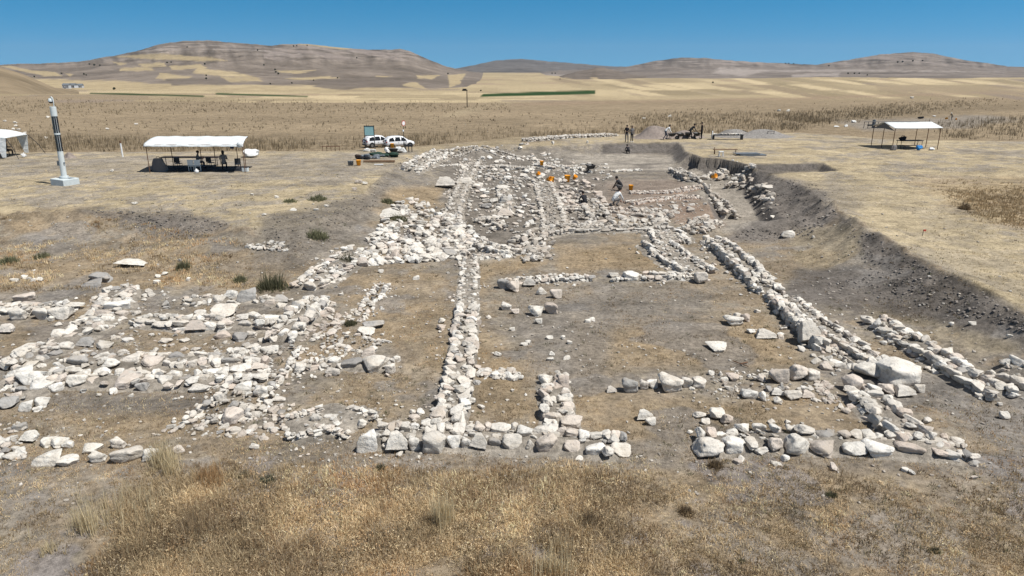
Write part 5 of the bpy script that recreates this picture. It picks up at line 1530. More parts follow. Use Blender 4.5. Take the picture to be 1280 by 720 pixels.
# cars
def car(label, p, rz):
    t = empty('parked_car', p, rz, label, 'car', 'white cars parked behind the mound', 'thing')
    # stations along the length (x forward): x, z of sill, belt, roof, half widths
    st = [(-2.15, .45, .95, .97, .74, .70), (-2.1, .32, 1.0, 1.03, .84, .76), (-1.9, .30, 1.02, 1.36, .89, .66), (-1.5, .30, 1.01, 1.60, .90, .62), (-.9, .30, 1.0, 1.66, .91, .62), (0, .30, .98, 1.66, .91, .62), (.5, .30, .97, 1.58, .91, .60), (.95, .30, .97, 1.28, .90, .64),
          (1.25, .30, .96, 1.03, .89, .72), (1.7, .30, .90, .95, .86, .70), (2.05, .34, .78, .82, .78, .62), (2.2, .45, .66, .68, .62, .5)]
    V, Fq = [], []
    for x, zb, zl, zr, wb, wr in st:
        V += [(x, -wb * .93, zb), (x, -wb, (zb + zl) / 2), (x, -wb * .97, zl), (x, -wr, zr), (x, -wr * .6, zr + .035), (x, wr * .6, zr + .035), (x, wr, zr), (x, wb * .97, zl), (x, wb, (zb + zl) / 2), (x, wb * .93, zb)]
    for i in range(len(st) - 1):
        for j in range(9):
            Fq.append((i * 10 + j, (i + 1) * 10 + j, (i + 1) * 10 + j + 1, i * 10 + j + 1))
        Fq.append((i * 10 + 9, (i + 1) * 10 + 9, (i + 1) * 10, i * 10))
    Fq += [tuple(range(10)), tuple(range((len(st) - 1) * 10, len(st) * 10))[::-1]]
    b = MB(); b.add(V, Fq); b.build('body', M['carpaint'], t, True)
    for s in (-1, 1):
        for x0, x1, a0, a1 in ((-1.75, -.95, 1.45, 1.60), (-.88, -.02, 1.60, 1.60), (.05, .82, 1.60, 1.32)):
            def wy(z): return s * (.90 - (z - 1.0) * .42 + .012)
            MB().add([(x0, wy(1.04), 1.04), (x1, wy(1.03), 1.03), (x1 - .05, wy(a1 - .04), a1 - .04), (x0 + .1, wy(a0 - .04), a0 - .04)], [(0, 1, 2, 3)]).build('side_window', M['glass'], t, solid=.02)
        MB().box((.85, s * .98, 1.05), (.12, .18, .13)).build('wing_mirror', M['carpaint'], t, bevel=.02)
        MB().box((-2.1, s * .70, .92), (.16, .3, .2)).build('tail_lamp', M['lamp'], t, bevel=.02)
        MB().box((2.06, s * .62, .68), (.2, .3, .12)).build('headlight', M['rim'], t, bevel=.02)
        MB().box((-.35, s * .925, .8), (.16, .02, .03)).build('door_handle', M['dark_metal'], t)
        for x in (-1.38, 1.38):
            wv = MB().cyl((x, s * .72, .34), (x, s * .93, .34), .34, .34, 20).build('wheel', M['tyre'], t)
            MB().cyl((x, s * .90, .34), (x, s * .945, .34), .22, .20, 14).build('rim', M['rim'], wv)
            MB().cyl((x, s * .70, .36), (x, s * .915, .36), .42, .42, 20).build('wheel_arch', M['tyre'], t)
    MB().add([(-2.13, -.66, 1.05), (-2.13, .66, 1.05), (-1.74, .58, 1.48), (-1.74, -.58, 1.48)], [(0, 1, 2, 3)]).build('rear_window', M['glass'], t, solid=.03)
    MB().add([(1.22, -.66, 1.06), (1.22, .66, 1.06), (.62, .58, 1.56), (.62, -.58, 1.56)], [(0, 1, 2, 3)]).build('windscreen', M['glass'], t, solid=.03)
    MB().box((-2.17, 0, .42), (.1, 1.5, .16)).box((-2.19, 0, .72), (.02, .5, .12)).build('bumper', M['dark_metal'], t)
    return t
def flat_at(px, py, z):
    x, y = plane_pt(px, py, z); return Vector((float(x), float(y), hz(float(x), float(y))))
car('white hatchback parked nearest the signpost, rear to the left', flat_at(499, 184.5, -2.5), R(28))
car('white car parked half hidden by the information board', flat_at(473, 183.6, -2.5), R(36))

# information board
t = place('information_board', 463, 189, R(-4), 'dark framed board with pale teal panel in front of the white cars', 'information board')
MB().box((-.46, 0, 1.2), (.06, .06, 2.4)).build('post', M['dark_metal'], t)
MB().box((.46, 0, 1.2), (.06, .06, 2.4)).build('post', M['dark_metal'], t)
f_ = MB().box((0, 0, 2.34), (.98, .07, .07)).box((0, 0, 1.46), (.98, .07, .05)).build('frame', M['dark_metal'], t)
MB().box((0, -.01, 1.9), (.86, .03, .82)).build('panel', M['teal'], t)
# sign post
t = place('sign_post', 505.5, 189, R(58), 'thin post with a small round red and white sign at the plateau edge', 'sign')
MB().cyl((0, 0, 0), (0, 0, 2.9), .03, .03, 8).build('post', M['dark_metal'], t)
s_ = MB().cyl((0, -.06, 2.62), (0, -.04, 2.62), .25, .25, 24).build('sign_plate', M['red'], t)
MB().cyl((0, -.066, 2.62), (0, -.0605, 2.62), .20, .20, 20).build('sign_face', M['whitecloth'], s_)
MB().box((-.1, -.05, 1.95), (.16, .1, .18)).build('small_box', M['whitecloth'], t, bevel=.02)
MB().tube([(-.35, 0, 0), (0, 0, .95), (.35, 0, 0)], .02).tube([(0, .35, 0), (0, 0, .9)], .02).build('tripod', M['dark_metal'], t)
# rusty rail
t = place('rusty_rail', 414, 189.5, R(3), 'low rusty metal rail on short posts at the plateau edge', 'rail')
MB().box((0, 0, .72), (2.5, .35, .06)).build('rail', M['rust'], t)
for k in range(5):
    MB().cyl((-1.15 + k * .575, 0, -.1), (-1.15 + k * .575, 0, .7), .03, .03, 6).build('post', M['rust'], t)

# buckets
def bucket_proto(mat):
    t = empty('bucket', (0, 0, -50))
    MB().lathe([(0, .01), (.125, .01), (.165, .34), (.175, .345), (.175, .36), (.158, .36), (.12, .03), (0, .03)], (0, 0, 0), 18).build('bucket_body', mat, t, True)
    MB().tube([(.17 * math.cos(a), -.05 * 0 + .17 * math.sin(a) * .35 - .02, .34 + .0 - .16 * math.sin(a)) for a in [math.pi * i / 8 for i in range(9)]], .007, 6).build('handle', M['dark_metal'], t)
    return t
BK = [(677, 213, 1.4, 0, 'yellow-orange bucket on top of the bright white stone bank'), (671, 222, 1.2, 60, 'tipped orange bucket left below the white stone bank'), (684, 229, 1.5, 75, 'left of two tipped yellow-orange buckets before the white bank'), (690, 227.5, 1.5, 0, 'right of two yellow-orange buckets before the white bank, upright'),
      (709, 227, 1.9, 0, 'tall yellow-orange bucket standing alone before the white bank'), (717, 226.5, 1.3, 40, 'small orange bucket just right of the tall one'), (788.5, 237.5, 1.4, 0, 'orange bucket beside the dark crouching figure'), (888.5, 236, 1.5, 70, 'large bright orange bucket lying on the wall at the corridor'),
      (448.5, 206.5, 1.6, 0, 'orange bucket left of the plank on the plateau'), (491, 188.5, 1.4, 0, 'orange bucket on top of the loaded green barrow')]
proto = None
for x, y, s, tilt, lab in BK:
    if proto is None: proto = bucket_proto(M['orange']); o = proto
    else: o = copy_tree(proto)
    p = gpt(x, y + .5)
    o.location = p + Vector((0, 0, .02 if tilt == 0 else .16 * s))
    if x == 677: o.location.z += .45
    if x == 888.5: o.location.z += .75
    if x == 491: o.location = gpt(491, 193) + Vector((0, 0, .62))
    if x == 671 or x == 684: o.location.z += .08
    o.scale = (s * .75,) * 3
    o.rotation_euler = (R(tilt), 0, R(random.uniform(0, 360)) if not tilt else R(40))
    tag(o, lab, 'bucket', 'orange buckets on the dig', 'thing')
gp = None
for x, y, lab in ((437, 207, 'left grey-green bucket on the plateau near the plank'), (440, 207, 'right grey-green bucket on the plateau near the plank')):
    if gp is None: gp = bucket_proto(M['slate']); o = gp
    else: o = copy_tree(gp)
    o.location = gpt(x, y); o.scale = (.85, .85, 1.05); o.rotation_euler = (0, 0, 1.0)
    tag(o, lab, 'bucket', 'grey buckets', 'thing')

# wheelbarrows
def barrow_proto(mat):
    t = empty('wheelbarrow', (0, 0, -50))
    b = MB()
    top = [(-.42, -.34, .68), (.48, -.34, .74), (.48, .34, .74), (-.42, .34, .68)]
    bot = [(-.22, -.2, .36), (.25, -.2, .40), (.25, .2, .40), (-.22, .2, .36)]
    b.add(top + bot, [(4, 5, 6, 7), (0, 1, 5, 4), (1, 2, 6, 5), (2, 3, 7, 6), (3, 0, 4, 7)])
    b.build('tray', mat, t, solid=.015)
    for s in (-1, 1):
        MB().tube([(.62, s * .05, .2), (-.1, s * .24, .36), (-.55, s * .28, .52), (-1.0, s * .3, .66)], .02, 7).build('handle', M['dark_metal'], t)
        MB().tube([(-.15, s * .24, .36), (-.3, s * .24, 0), (-.42, s * .26, .44)], .018, 7).build('leg', M['dark_metal'], t)
    wh = MB().cyl((.62, -.05, .2), (.62, .05, .2), .2, .2, 16).build('wheel', M['tyre'], t)
    MB().cyl((.62, -.06, .2), (.62, .06, .2), .09, .09, 10).build('hub', M['rim'], wh)
    return t
bp_ = None
for x, y, rz, lab in ((738, 215.5, 110, 'black wheelbarrow standing alone on the grey excavated floor'), (839.5, 174, 8, 'wheelbarrow pushed by the person in the white shirt'), (850, 174, 100, 'dark wheelbarrow parked between the white-shirted and dark-dressed workers'), (859.5, 173.5, 75, 'wheelbarrow of the left dark-dressed worker'), (870.5, 173.5, 100, 'wheelbarrow of the right dark-dressed worker'), (492, 194.5, 200, 'dark green loaded wheelbarrow on the tool pile')):
    if bp_ is None: bp_ = barrow_proto(M['dark_metal']); o = bp_
    else: o = copy_tree(bp_)
    if x == 492: o.children[0].data = o.children[0].data.copy(); o.children[0].data.materials[0] = M['green']
    o.location = gpt(x, y); o.rotation_euler = (0, 0, R(rz)); o.scale = (.92,) * 3
    tag(o, lab, 'wheelbarrow', 'wheelbarrows of the dig', 'thing')

# tool pile
def lumps(name, px, py, label, cat, mat, parts, partname):
    t = place(name, px, py, 0, label, cat)
    V, Fc, b = [], [], 0
    for i, (x, y, z, a, bb_, cc) in enumerate(parts):
        v = SHAPES[3][(i * 3 + int(px)) % NV] * np.array([a, bb_, cc]) + np.array([x, y, z]); V.append(v); Fc.append(ICO[3][1] + b); b += len(v)
    np_obj(partname, np.concatenate(V), np.concatenate(Fc), mat, t, smooth=True)
    return t
def crumple(n, L_, W_, a0, a1, h):
    return [(random.uniform(-L_, L_) / 2, random.uniform(-W_, W_) / 2, random.uniform(.05, h), random.uniform(a0, a1), random.uniform(a0, a1) * .7, random.uniform(.15, .4)) for _ in range(n)]
lumps('tarpaulin', 480, 196, 'crumpled dark green tarpaulin behind the brown plank', 'tarpaulin', M['green'], crumple(12, 2.2, .8, .4, .9, .35), 'cloth_folds')
lumps('tarpaulin', 466, 198.5, 'grey-green tarpaulin heap in front of the dark green one', 'tarpaulin', M['slate'], crumple(9, 1.7, .5, .3, .7, .28), 'cloth_folds')
lumps('tarpaulin', 456, 199.5, 'black plastic sheeting between the brown sack and the grey-green heap', 'tarpaulin', M['black'], crumple(7, 1.2, .5, .25, .6, .2), 'cloth_folds')
lumps('sack', 448, 199.5, 'dark brown sack at the left end of the tool pile', 'sack', M['darkbrown'], [(0, 0, .2, .55, .45, .42), (.15, .1, .15, .4, .4, .3)], 'sack_body')
lumps('sack', 499, 191, 'white full sack behind the loaded barrow', 'sack', M['sack'], [(0, 0, .3, .8, .5, .6), (.4, .1, .25, .6, .5, .5)], 'sack_body')
lumps('sack', 460, 189.5, 'white sacks lying in front of the information board', 'sack', M['sack'], [(0, 0, .15, .9, .5, .35), (.5, 0, .1, .6, .4, .25)], 'sack_body')
lumps('sack', 484, 191.5, 'pale sack left of the orange bucket on the barrow', 'sack', M['sack'], [(0, 0, .3, .6, .45, .6)], 'sack_body')
t = place('plank', 474, 203, R(2), 'long brown wooden plank in front of the tool pile', 'plank')
MB().box((0, 0, .1), (2.6, .22, .16)).build('plank', M['wood'], t, bevel=.01)
t = place('white_board', 473.5, 206.5, R(4), 'thin white strip lying below the brown plank', 'board')
MB().box((0, 0, .06), (.7, .2, .05)).build('strip', M['whitecloth'], t)
t = place('barrow_stand', 511, 190, R(10), 'dark metal tool rack at the foot of the signpost', 'rack')
for x in (-.3, 0, .3): MB().cyl((x, 0, -.05), (x, 0, .8), .04, .04, 6).build('upright', M['dark_metal'], t)
MB().box((0, 0, .62), (.75, .3, .18)).build('shelf', M['dark_metal'], t)

# spoil heaps, far plateau edge
def heap(px, py, wpx, hpx, mat, label, dep=.6):
    p = gpt(px, py); k = ppm(p)
    Wd, H = wpx / k / 2, hpx / k
    def fn(u, v):
        a = u * 2 * math.pi; r = v
        nz = 1 + .12 * math.sin(3 * a + px) + .08 * math.sin(5 * a + 2)
        z = H * (math.cos(min(1, r) * math.pi) * .5 + .5) ** 1.1 - .12 * (r > .99)
        return (Wd * r * nz * math.cos(a), Wd * dep * r * nz * math.sin(a), z * (1 + .45 * min(1, 3 * r) * (float(fbm(np.array([a * 1.6 + px]), np.array([r * 3]), 3, 7)[0]) - .5)) + .05 * math.sin(9 * a + 13 * r) * (1 - r) * r)
    o = MB().grid(fn, 40, 16).build('spoil_heap', mat, None, True)
    o.location = p
    tag(o, label, 'earth heap', 'spoil heaps of the dig', 'thing')
heap(818, 172.5, 64, 15, M['gravel2'], 'pinkish grey spoil heap behind the standing people')
heap(918, 170.5, 66, 9, M['gravel'], 'dark grey spoil heap behind the long low table')
heap(952, 171, 86, 9.5, M['gravel'], 'wide grey spoil heap right of the dark one')
heap(855, 172, 60, 9, M['gravel2'], 'low brownish heap behind the wheelbarrow workers')
heap(87, 197, 22, 7, M['gravel2'], 'small pale heap behind the camera pillar')

# long low table at the far edge
t = place('table', 909, 174.5, R(3), 'long low dark table covered with white finds near the far heaps', 'table')
MB().box((0, 0, .5), (3.4, .7, .08)).build('table_top', M['dark_metal'], t)
for x in (-1.6, 1.6):
    MB().box((x, 0, .22), (.1, .6, .46)).build('leg', M['dark_metal'], t)
tt = merge_stones('white_finds', [Stone((random.uniform(-1.5, 1.6), random.uniform(-.25, .25), .6), (.3, .25, .16)) for _ in range(18)])
tt.location = gpt(909, 174.5)
tag(tt, 'white stones laid out along the long low table', 'finds', None, 'stuff')
t = place('screen_panel', 890, 174.5, R(70), 'pale upright panel at the left end of the long low table', 'panel')
MB().box((0, 0, .45), (.9, .05, .9)).build('panel', M['whitecloth'], t)
MB().box((-.4, .05, .45), (.05, .05, 1.0)).build('post', M['dark_metal'], t)
t = place('sieve_frame', 963, 172, 0, 'thin dark sieve frame in front of the wide grey heap', 'frame')
for x in (-.35, .35): MB().cyl((x, 0, 0), (x, 0, .75), .03, .03, 6).build('post', M['dark_metal'], t)
MB().box((0, 0, .73), (.8, .06, .05)).box((0, 0, .35), (.7, .05, .04)).build('crossbar', M['dark_metal'], t)
t = place('stretcher_table', 906, 193.5, R(4), 'low brown trestle with a white stool on the grass above the trench', 'trestle')
MB().box((0, 0, .42), (2.2, .35, .06)).build('table_top', M['wood'], t)
for x in (-1.0, -.95, 1.0): MB().cyl((x, 0, 0), (x, .05, .62 if x == -1.0 else .4), .035, .035, 6).build('leg', M['wood'], t)
t = place('stool', 901, 196, 0, 'small white plastic stool beside the brown trestle', 'stool')
MB().box((0, 0, .42), (.4, .36, .06)).build('seat', M['whitecloth'], t)
for sx in (-.15, .15):
    for sy in (-.13, .13): MB().cyl((sx * 1.2, sy * 1.2, 0), (sx, sy, .4), .03, .03, 6).build('leg', M['whitecloth'], t)
t = place('sheet_panel', 933, 194.5, R(4), 'flat grey sheets lying on the grass right of the brown trestle', 'sheet')
MB().box((0, 0, .18), (2.2, .9, .06)).build('upper_sheet', M['slate'], t)
MB().box((.4, -.1, .07), (2.4, 1.0, .1)).build('lower_sheet', M['slate'], t)

# far right sieving station
t = place('sieving_rack', 1092, 160.5, R(4), 'long dark pipe rack with posts behind the right shelter', 'rack')
MB().cyl((-2.0, 0, 1.25), (9, 0, 1.25), .06, .06, 6).build('rail', M['dark_metal'], t)
for x in (-2.0, -1.2, .2, .8, 4.5, 8.6): MB().cyl((x, 0, -.2), (x, 0, 1.3), .05, .05, 6).build('post', M['dark_metal'], t)
MB().box((-.7, .1, .6), (.9, .5, .25)).build('tray', M['dark_metal'], t)
t = place('tank', 1091.5, 160, 0, 'grey upright tank at the pipe rack behind the right shelter', 'tank')
MB().cyl((0, 0, 0), (0, 0, 1.5), .3, .3, 14).build('tank_body', M['slate'], t)
MB().cyl((0, 0, 1.5), (0, 0, 1.6), .16, .14, 10).build('lid', M['slate'], t)
lumps('sack', 1067, 153.5, 'white sack on the grey ground left of the pipe rack', 'sack', M['sack'], [(0, 0, .25, 1.0, .6, .55)], 'sack_body')
lumps('sack', 1057, 158.5, 'smaller pale sack lower left of the pipe rack', 'sack', M['sack'], [(0, 0, .2, .7, .5, .45)], 'sack_body')
lumps('sack', 1045, 159, 'flat white sack at the left end of the sieving area', 'sack', M['sack'], [(0, 0, .15, 1.1, .5, .3)], 'sack_body')
lumps('debris_bag', 1150, 148.5, 'dark bag on the grey ground beyond the right shelter', 'bag', M['black'], [(0, 0, .25, 1.2, .6, .5), (.5, 0, .3, .6, .5, .5)], 'bag_body')
lumps('sack', 1168, 146, 'white sack beyond the right shelter, nearer the lone worker', 'sack', M['sack'], [(0, 0, .15, .9, .5, .3)], 'sack_body')
ob = copy_tree(proto); ob.location = gpt(1181, 150); ob.scale = (1.4,) * 3; ob.rotation_euler = (R(75), 0, 1.2); ob.location.z += .3; tag(ob, 'orange bucket left of the lone worker at the far right', 'bucket', 'orange buckets on the dig', 'thing')
ob = copy_tree(proto); ob.location = gpt(1195, 150); ob.scale = (1.1,) * 3; ob.rotation_euler = (0, 0, .2); tag(ob, 'orange bucket right of the lone worker at the far right', 'bucket', 'orange buckets on the dig', 'thing')
t = place('flag_peg', 1153, 295, 0, 'tiny red flag peg in the straw grass of the right plateau', 'peg')
MB().cyl((0, 0, 0), (0, 0, .3), .012, .012, 6).build('pin', M['dark_metal'], t)
MB().box((.06, 0, .27), (.14, .01, .08)).build('flag', M['red'], t)
t = place('iron_rod', 925, 456, R(-50), 'bent rusty iron rod lying in the right room', 'rod')
MB().tube([(-.25, 0, .05), (0, 0, .04), (.1, .25, .05)], .015, 6).build('rod', M['rust'], t)
MB().tube([(0, 0, .045), (.3, -.04, .06)], .012, 6).build('branch', M['rust'], t)

# utility pole and far houses
t = place('utility_pole', 584, 134, 0, 'lone wooden utility pole with a transformer on the plain', 'utility pole')
k = 1.0
MB().cyl((0, 0, -.3), (0, 0, 7.0), .22, .16, 8).build('pole', M['bark'], t)
MB().box((-.9, 0, 6.6), (2.4, .2, .2)).build('crossarm', M['bark'], t)
MB().box((-1.0, 0, 7.0), (1.6, .8, .7)).build('transformer', M['dark_metal'], t)
t.scale = (.72,) * 3
def house(px, py, w_, d_, h_, rz, label):
    x, y, z = ground(np.array([px]), np.array([py]))
    t = empty('farm_building', (float(x[0]), float(y[0]), float(z[0])), rz, label, 'building', 'far farm buildings', 'thing')
    MB().box((0, 0, h_ / 2 - .3), (w_, d_, h_ + .6)).build('walls', M['plaster'], t)
    MB().add([(-w_ / 2 - .4, -d_ / 2 - .4, h_), (w_ / 2 + .4, -d_ / 2 - .4, h_), (w_ / 2 + .4, 0, h_ + d_ * .3), (-w_ / 2 - .4, 0, h_ + d_ * .3), (-w_ / 2 - .4, d_ / 2 + .4, h_), (w_ / 2 + .4, d_ / 2 + .4, h_)], [(0, 1, 2, 3), (3, 2, 5, 4), (0, 3, 4), (1, 5, 2), (0, 4, 5, 1)]).build('roof', M['slate'], t)
    for q in (-.3, .1, .35): MB().box((w_ * q, -d_ / 2 - .03, h_ * .5), (1.4, .1, 1.4)).build('window', M['glass'], t)
    MB().box((-w_ * .1, -d_ / 2 - .04, 1.1), (1.2, .1, 2.2)).build('door', M['dark_metal'], t)
house(84, 111, 9, 8, 5.5, .1, 'left pale house of the tiny farm below the mesa')
house(92, 110.6, 10, 9, 5, -.1, 'middle low building of the tiny farm below the mesa')
house(100, 110.4, 9, 8, 4.5, .2, 'right grey building of the tiny farm below the mesa')

# ------------------------------------------------------------------ trees on the hills
def hill_trees():
    spots = [(143, 111.3, 5, 1.0), (258, 98, 3.6, 1), (258, 94, 3, 1), (256, 80, 3.4, 1), (43, 95.5, 3, 1), (77, 91.5, 3, 1), (105, 92.5, 3.2, 1), (108, 93.5, 2.6, 1), (118, 81, 3.6, 1), (125, 81.5, 3, 1), (112, 80, 2.8, 1), (209, 78, 3, 1), (214, 77.5, 2.6, 1), (338, 104.5, 3, 1), (365, 103.5, 3, 1), (344, 87, 3.4, 1), (345, 90, 3.6, 1), (348, 92, 3.4, 1), (330, 81, 3, 1), (322, 62.5, 3, 1),
             (367, 57.5, 3, 1), (371, 57, 2.6, 1), (384, 56.5, 2.4, 1), (392, 100, 2.4, 1), (560, 92, 3, 1), (601, 113, 3, 1), (446, 72, 2.6, 1), (422, 97, 2.6, 1), (234, 58.5, 2.6, 1), (1036, 82, 2.8, 1), (1122, 77.5, 3, 1), (1128, 77, 3.4, 1), (1141, 76, 3.2, 1), (1153, 75.5, 2.8, 1), (1060, 91.5, 3, 1), (1068, 91.5, 3, 1), (1074, 91.5, 2.8, 1), (1084, 93.5, 2.6, 1), (982, 79, 2.6, 1), (986, 79, 2.4, 1), (992, 79.5, 2.6, 1), (891, 103, 3.4, 1), (690, 91.5, 2.6, 1), (694, 91.5, 2.4, 1), (700, 98.5, 2.2, 1)]
    dg = bpy.context.evaluated_depsgraph_get()
    dg.update()
    eye = Vector((0, 0, CAMZ))
    for i, (px, py, wpx, _) in enumerate(spots):
        a, b, c = ray(px, py + 1)
        d = Vector((float(a), float(b), float(c))).normalized()
        ok, loc, *_r = scene.ray_cast(dg, eye + d * 200, d, distance=30000)
        if not ok: continue
        k = ppm(loc)
        rad = wpx / k / 2 * .72
        t = empty('hill_tree', loc - Vector((0, 0, rad * .1)), 0, 'dark round tree standing alone on the distant hillside', 'tree', 'dark trees dotted over the hills', 'thing')
        if i == 0: t['label'] = 'darkest roundest tree beside the thin green strip, left plain'
        MB().cyl((0, 0, -rad * .3), (0, 0, rad * .8), rad * .12, rad * .08, 6).build('trunk', M['bark'], t)
        m = 60
        dirs = rng.normal(size=(m, 3)); dirs /= np.linalg.norm(dirs, axis=1)[:, None]
        ctr = dirs * rad * rng.uniform(.3, .95, (m, 1)) * np.array([1, 1, .85]) + np.array([0, 0, rad * 1.05])
        V, Fc, b_ = [], [], 0
        for q in ctr:
            v = ICO[1][0] * rad * rng.uniform(.18, .36) * rng.uniform(.7, 1.2, (12, 1)) + q
            V.append(v); Fc.append(ICO[1][1] + b_); b_ += 12
        cc = np.repeat(C(.045, .055, .035)[None], m * 12, 0) * np.repeat(rng.uniform(.6, 1.4, (m, 1)), 12, 0)
        np_obj('crown', np.concatenate(V), np.concatenate(Fc), M['grass'], t, colattr=cc)
hill_trees()

# ------------------------------------------------------------------ people
BASE = dict(pelvis=(0, 0, .95, .135), spine=(0, .01, 1.14, .125), chest=(0, 0, 1.36, .145), neck=(0, .01, 1.49, .055), headb=(0, .03, 1.57, .075), headm=(0, .035, 1.64, .092), headt=(0, .02, 1.71, .07), nose=(0, .135, 1.62, .014),
            shL=(-.18, 0, 1.41, .062), elL=(-.24, -.02, 1.14, .043), wrL=(-.23, .08, .91, .030), haL=(-.23, .10, .85, .036),
            shR=(.18, 0, 1.41, .062), elR=(.24, -.02, 1.14, .043), wrR=(.23, .08, .91, .030), haR=(.23, .10, .85, .036),
            hiL=(-.095, 0, .90, .098), knL=(-.10, .02, .50, .062), anL=(-.10, -.02, .09, .045), toL=(-.12, .15, .04, .04),
            hiR=(.095, 0, .90, .098), knR=(.10, .02, .50, .062), anR=(.10, -.02, .09, .045), toR=(.12, .15, .04, .04))
EDG = [('pelvis', 'spine'), ('spine', 'chest'), ('chest', 'neck'), ('neck', 'headb'), ('headb', 'headm'), ('headm', 'headt'), ('headm', 'nose'),
       ('chest', 'shL'), ('shL', 'elL'), ('elL', 'wrL'), ('wrL', 'haL'), ('chest', 'shR'), ('shR', 'elR'), ('elR', 'wrR'), ('wrR', 'haR'),
       ('pelvis', 'hiL'), ('hiL', 'knL'), ('knL', 'anL'), ('anL', 'toL'), ('pelvis', 'hiR'), ('hiR', 'knR'), ('knR', 'anR'), ('anR', 'toR')]
def tagof(a, b):
    if b in ('headb', 'headm', 'headt', 'nose') or b.startswith('ha') or b.startswith('f'): return 2
    if a in ('hiL', 'hiR', 'knL', 'knR') or b in ('hiL', 'hiR'): return 1
    if b in ('toL', 'toR'): return 3
    return 0
def person(label, p, rz, pose, shirt, trousers, shoes=None, hat=None, scale=1.0, long_hair=False, grp=None):
    J = {k: list(v) for k, v in BASE.items()}
    for k, v in pose.items(): J[k][:3] = v
    # head follows the neck
    if 'neck' in pose and 'headm' not in pose:
        dn = Vector(J['neck'][:3]) - Vector(BASE['neck'][:3])
        for k in ('headb', 'headm', 'headt', 'nose'): J[k][:3] = Vector(BASE[k][:3]) + dn
    names = list(J); ed = list(EDG)
    for s in 'LR':
        wv, h = Vector(J['wr' + s][:3]), Vector(J['ha' + s][:3])
        d = (h - wv).normalized(); u = d.orthogonal().normalized(); v = d.cross(u)
        for i, (o, L) in enumerate(((-.03, .075), (-.01, .085), (.01, .08), (.03, .065))):
            n1, n2 = f'f{s}{i}a', f'f{s}{i}b'
            J[n1] = [*(h + u * o + d * L * .5), .009]; J[n2] = [*(h + u * o * 1.1 + d * L * .95 + v * .02), .008]
            ed += [('ha' + s, n1), (n1, n2)]
        J[f'f{s}t'] = [*(h + u * .05 + d * .02), .010]; ed.append(('ha' + s, f'f{s}t'))
    names = list(J)
    me = bpy.data.meshes.new('person')
    me.from_pydata([J[n][:3] for n in names], [(names.index(a), names.index(b)) for a, b in ed], [])
    o = bpy.data.objects.new('tmp', me); link(o)
    o.modifiers.new('Skin', 'SKIN')
    if not me.skin_vertices: me.skin_vertices.new()
    for i, n in enumerate(names):
        sv_ = me.skin_vertices[0].data[i]; sv_.radius = (J[n][3], J[n][3]); sv_.use_root = (n == 'pelvis')
    o.modifiers.new('Sub', 'SUBSURF').levels = 1
    o.modifiers['Sub'].render_levels = 1
    dg = bpy.context.evaluated_depsgraph_get(); dg.update()
    m2 = bpy.data.meshes.new_from_object(o.evaluated_get(dg))
    bpy.data.objects.remove(o)
    m2.materials.clear()
    for m in (shirt, trousers, M['skin'], shoes or M['black']): m2.materials.append(m)
    segs = [(Vector(J[a][:3]), Vector(J[b][:3]), tagof(a, b), J[a][3], J[b][3]) for a, b in ed]
    for f in m2.polygons:
        c = f.center; best = 1e9; bt = 0
        for a, b, t_, ra, rb in segs:
            e = b - a; u = max(0, min(1, (c - a).dot(e) / max(1e-9, e.dot(e))))
            d = (c - a - e * u).length - (ra + (rb - ra) * u)
            if d < best: best, bt = d, t_
        f.material_index = bt; f.use_smooth = True
    m2.name = 'person'
    body = bpy.data.objects.new('person', m2)
    body.location = p; body.rotation_euler = (0, 0, rz); body.scale = (scale,) * 3
    link(body); tag(body, label, 'person', grp, 'thing')
    hm = Vector(J['headm'][:3])
    v = ICO[3][0] * np.array([.098, .108, .10]); k = (v[:, 2] > -.03) | (v[:, 1] < -.02) if not long_hair else v[:, 1] < .05
    v = v.copy(); v[~k] *= .75
    if long_hair: v[:, 2] = np.where((v[:, 2] < 0) & (v[:, 1] < .02), v[:, 2] * 2.6, v[:, 2])
    v += np.array(hm) + np.array([0, -.012, .03])
    np_obj('hair' if not hat else 'hat', v, ICO[3][1], hat or M['hair'], body, smooth=True)
    return body
SIT = dict(pelvis=(0, 0, .52), spine=(0, .02, .72), chest=(0, .05, .95), neck=(0, .08, 1.08), shL=(-.18, .05, 1.0), shR=(.18, .05, 1.0), elL=(-.24, .12, .76), elR=(.24, .12, .76), wrL=(-.16, .34, .76), wrR=(.16, .34, .76), haL=(-.13, .40, .77), haR=(.13, .40, .77),
           hiL=(-.1, .02, .5), hiR=(.1, .02, .5), knL=(-.13, .44, .5), knR=(.13, .44, .5), anL=(-.13, .42, .09), anR=(.13, .42, .09), toL=(-.14, .58, .04), toR=(.14, .58, .04))
CROUCH = dict(pelvis=(0, -.05, .34), spine=(0, .05, .5), chest=(0, .22, .66), neck=(0, .34, .74), shL=(-.18, .24, .68), shR=(.18, .24, .68), elL=(-.24, .36, .44), elR=(.24, .36, .44), wrL=(-.14, .52, .24), wrR=(.14, .52, .24), haL=(-.12, .56, .18), haR=(.12, .56, .18),
              hiL=(-.1, -.03, .33), hiR=(.1, -.03, .33), knL=(-.18, .30, .42), knR=(.18, .30, .42), anL=(-.14, .02, .09), anR=(.14, .02, .09), toL=(-.16, .18, .04), toR=(.16, .18, .04))
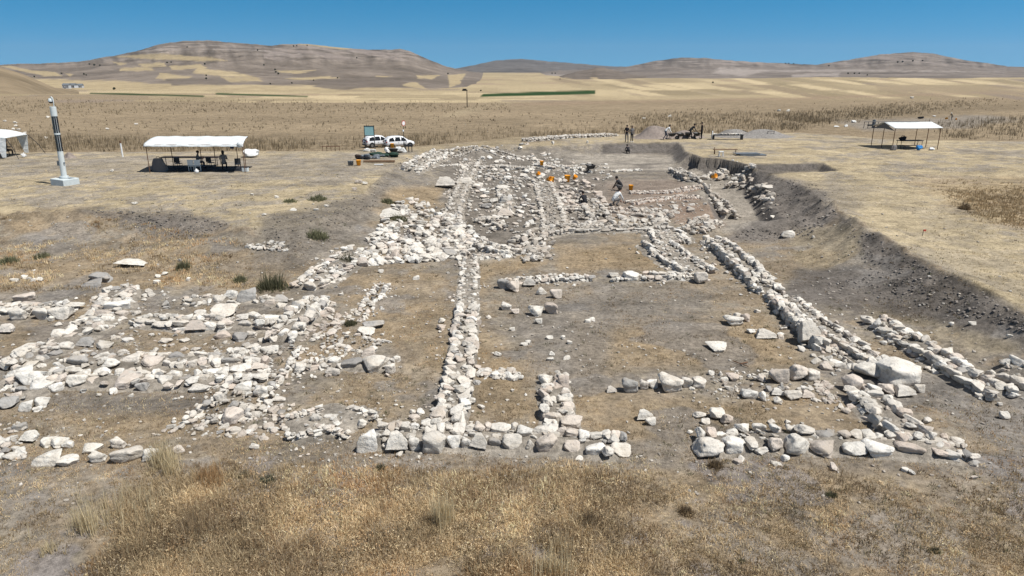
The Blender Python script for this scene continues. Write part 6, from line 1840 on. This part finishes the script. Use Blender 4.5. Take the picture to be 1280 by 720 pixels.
BEND = dict(pelvis=(0, -.12, .90), spine=(0, .02, 1.04), chest=(0, .20, 1.18), neck=(0, .31, 1.25), shL=(-.18, .22, 1.2), shR=(.18, .22, 1.2), elL=(-.25, .28, .93), elR=(.25, .28, .93), wrL=(-.28, .45, .76), wrR=(.28, .45, .76), haL=(-.28, .5, .72), haR=(.28, .5, .72),
            hiL=(-.095, -.12, .86), hiR=(.095, -.12, .86), knL=(-.1, .12, .48), knR=(.1, -.10, .48), anL=(-.1, .12, .09), anR=(.1, -.36, .12), toL=(-.1, .28, .04), toR=(.1, -.22, .04))
person('person in dark clothes standing at the trench edge, left of the pair', gpt(783, 178), R(160), dict(wrL=(-.1, .2, 1.08), haL=(-.04, .22, 1.1), anL=(-.16, .0, .09), knL=(-.14, .02, .5), toL=(-.18, .15, .04)), M['black'], M['greycloth'], scale=1.04)
person('person in black and pale top standing at the trench edge, right of the pair', gpt(789.5, 178), R(200), dict(wrR=(.1, .22, 1.1), haR=(.04, .25, 1.12)), M['greycloth'], M['black'], M['whitecloth'], scale=1.0, long_hair=True)
person('person in white shirt bending over a wheelbarrow', gpt(832.5, 174.8), R(-80), BEND, M['whitecloth'], M['denim'], scale=1.08)
person('person in black bending to the left wheelbarrow of the far workers', gpt(863.5, 173.8), R(-75), BEND, M['black'], M['black'], scale=1.1)
person('person in dark brown standing right of the far wheelbarrows', gpt(876.5, 174.2), R(90), dict(wrL=(-.2, .2, .98), haL=(-.2, .25, .95)), M['darkbrown'], M['black'], scale=1.06)
person('dark-haired person seated at the table under the white shelter', gpt(248, 211), R(-75), SIT, M['greycloth'], M['denim'], scale=1.05)
person('person in dark top seated on the right under the white shelter', gpt(281, 213), R(20), SIT, M['greycloth'], M['black'], scale=1.12, long_hair=True)
person('dark seated person under the gazebo at the left edge', gpt(9, 195.5), R(-60), SIT, M['black'], M['black'], scale=1.05)
person('crouching person in dark clothes digging beside the orange bucket', gpt(776, 238.5), R(60), CROUCH, M['black'], M['greycloth'], scale=1.05)
person('crouching person in black in the rubble, head down', gpt(731, 259), R(20), CROUCH, M['black'], M['black'], scale=1.0)
person('crouching person in pale patterned clothes on the stones', gpt(767.5, 257.5), R(-60), CROUCH, M['sack'], M['greycloth'], scale=1.2)
person('crouching person in black at the foot of the far trench face', gpt(785.5, 192.5), R(20), CROUCH, M['black'], M['black'], scale=.95)
person('lone worker in green and pale hat at the far right sieving area', gpt(1189, 150.5), R(120), BEND, M['khaki'], M['greycloth'], hat=M['whitecloth'], scale=1.1)

# ------------------------------------------------------------------ thin summer haze over the valley
hm_, hnt, hb = newmat('thin_haze')
hnt.nodes.remove(hb)
pv = hnt.nodes.new('ShaderNodeVolumePrincipled')
pv.inputs['Color'].default_value = (.66, .80, .95, 1)
pv.inputs['Density'].default_value = HAZE
pv.inputs['Anisotropy'].default_value = .1
hnt.links.new(pv.outputs[0], hnt.nodes['Material Output'].inputs['Volume'])
o = MB().box((0, 12300, 350), (34000, 25200, 800)).build('haze', hm_)
tag(o, kind='stuff')
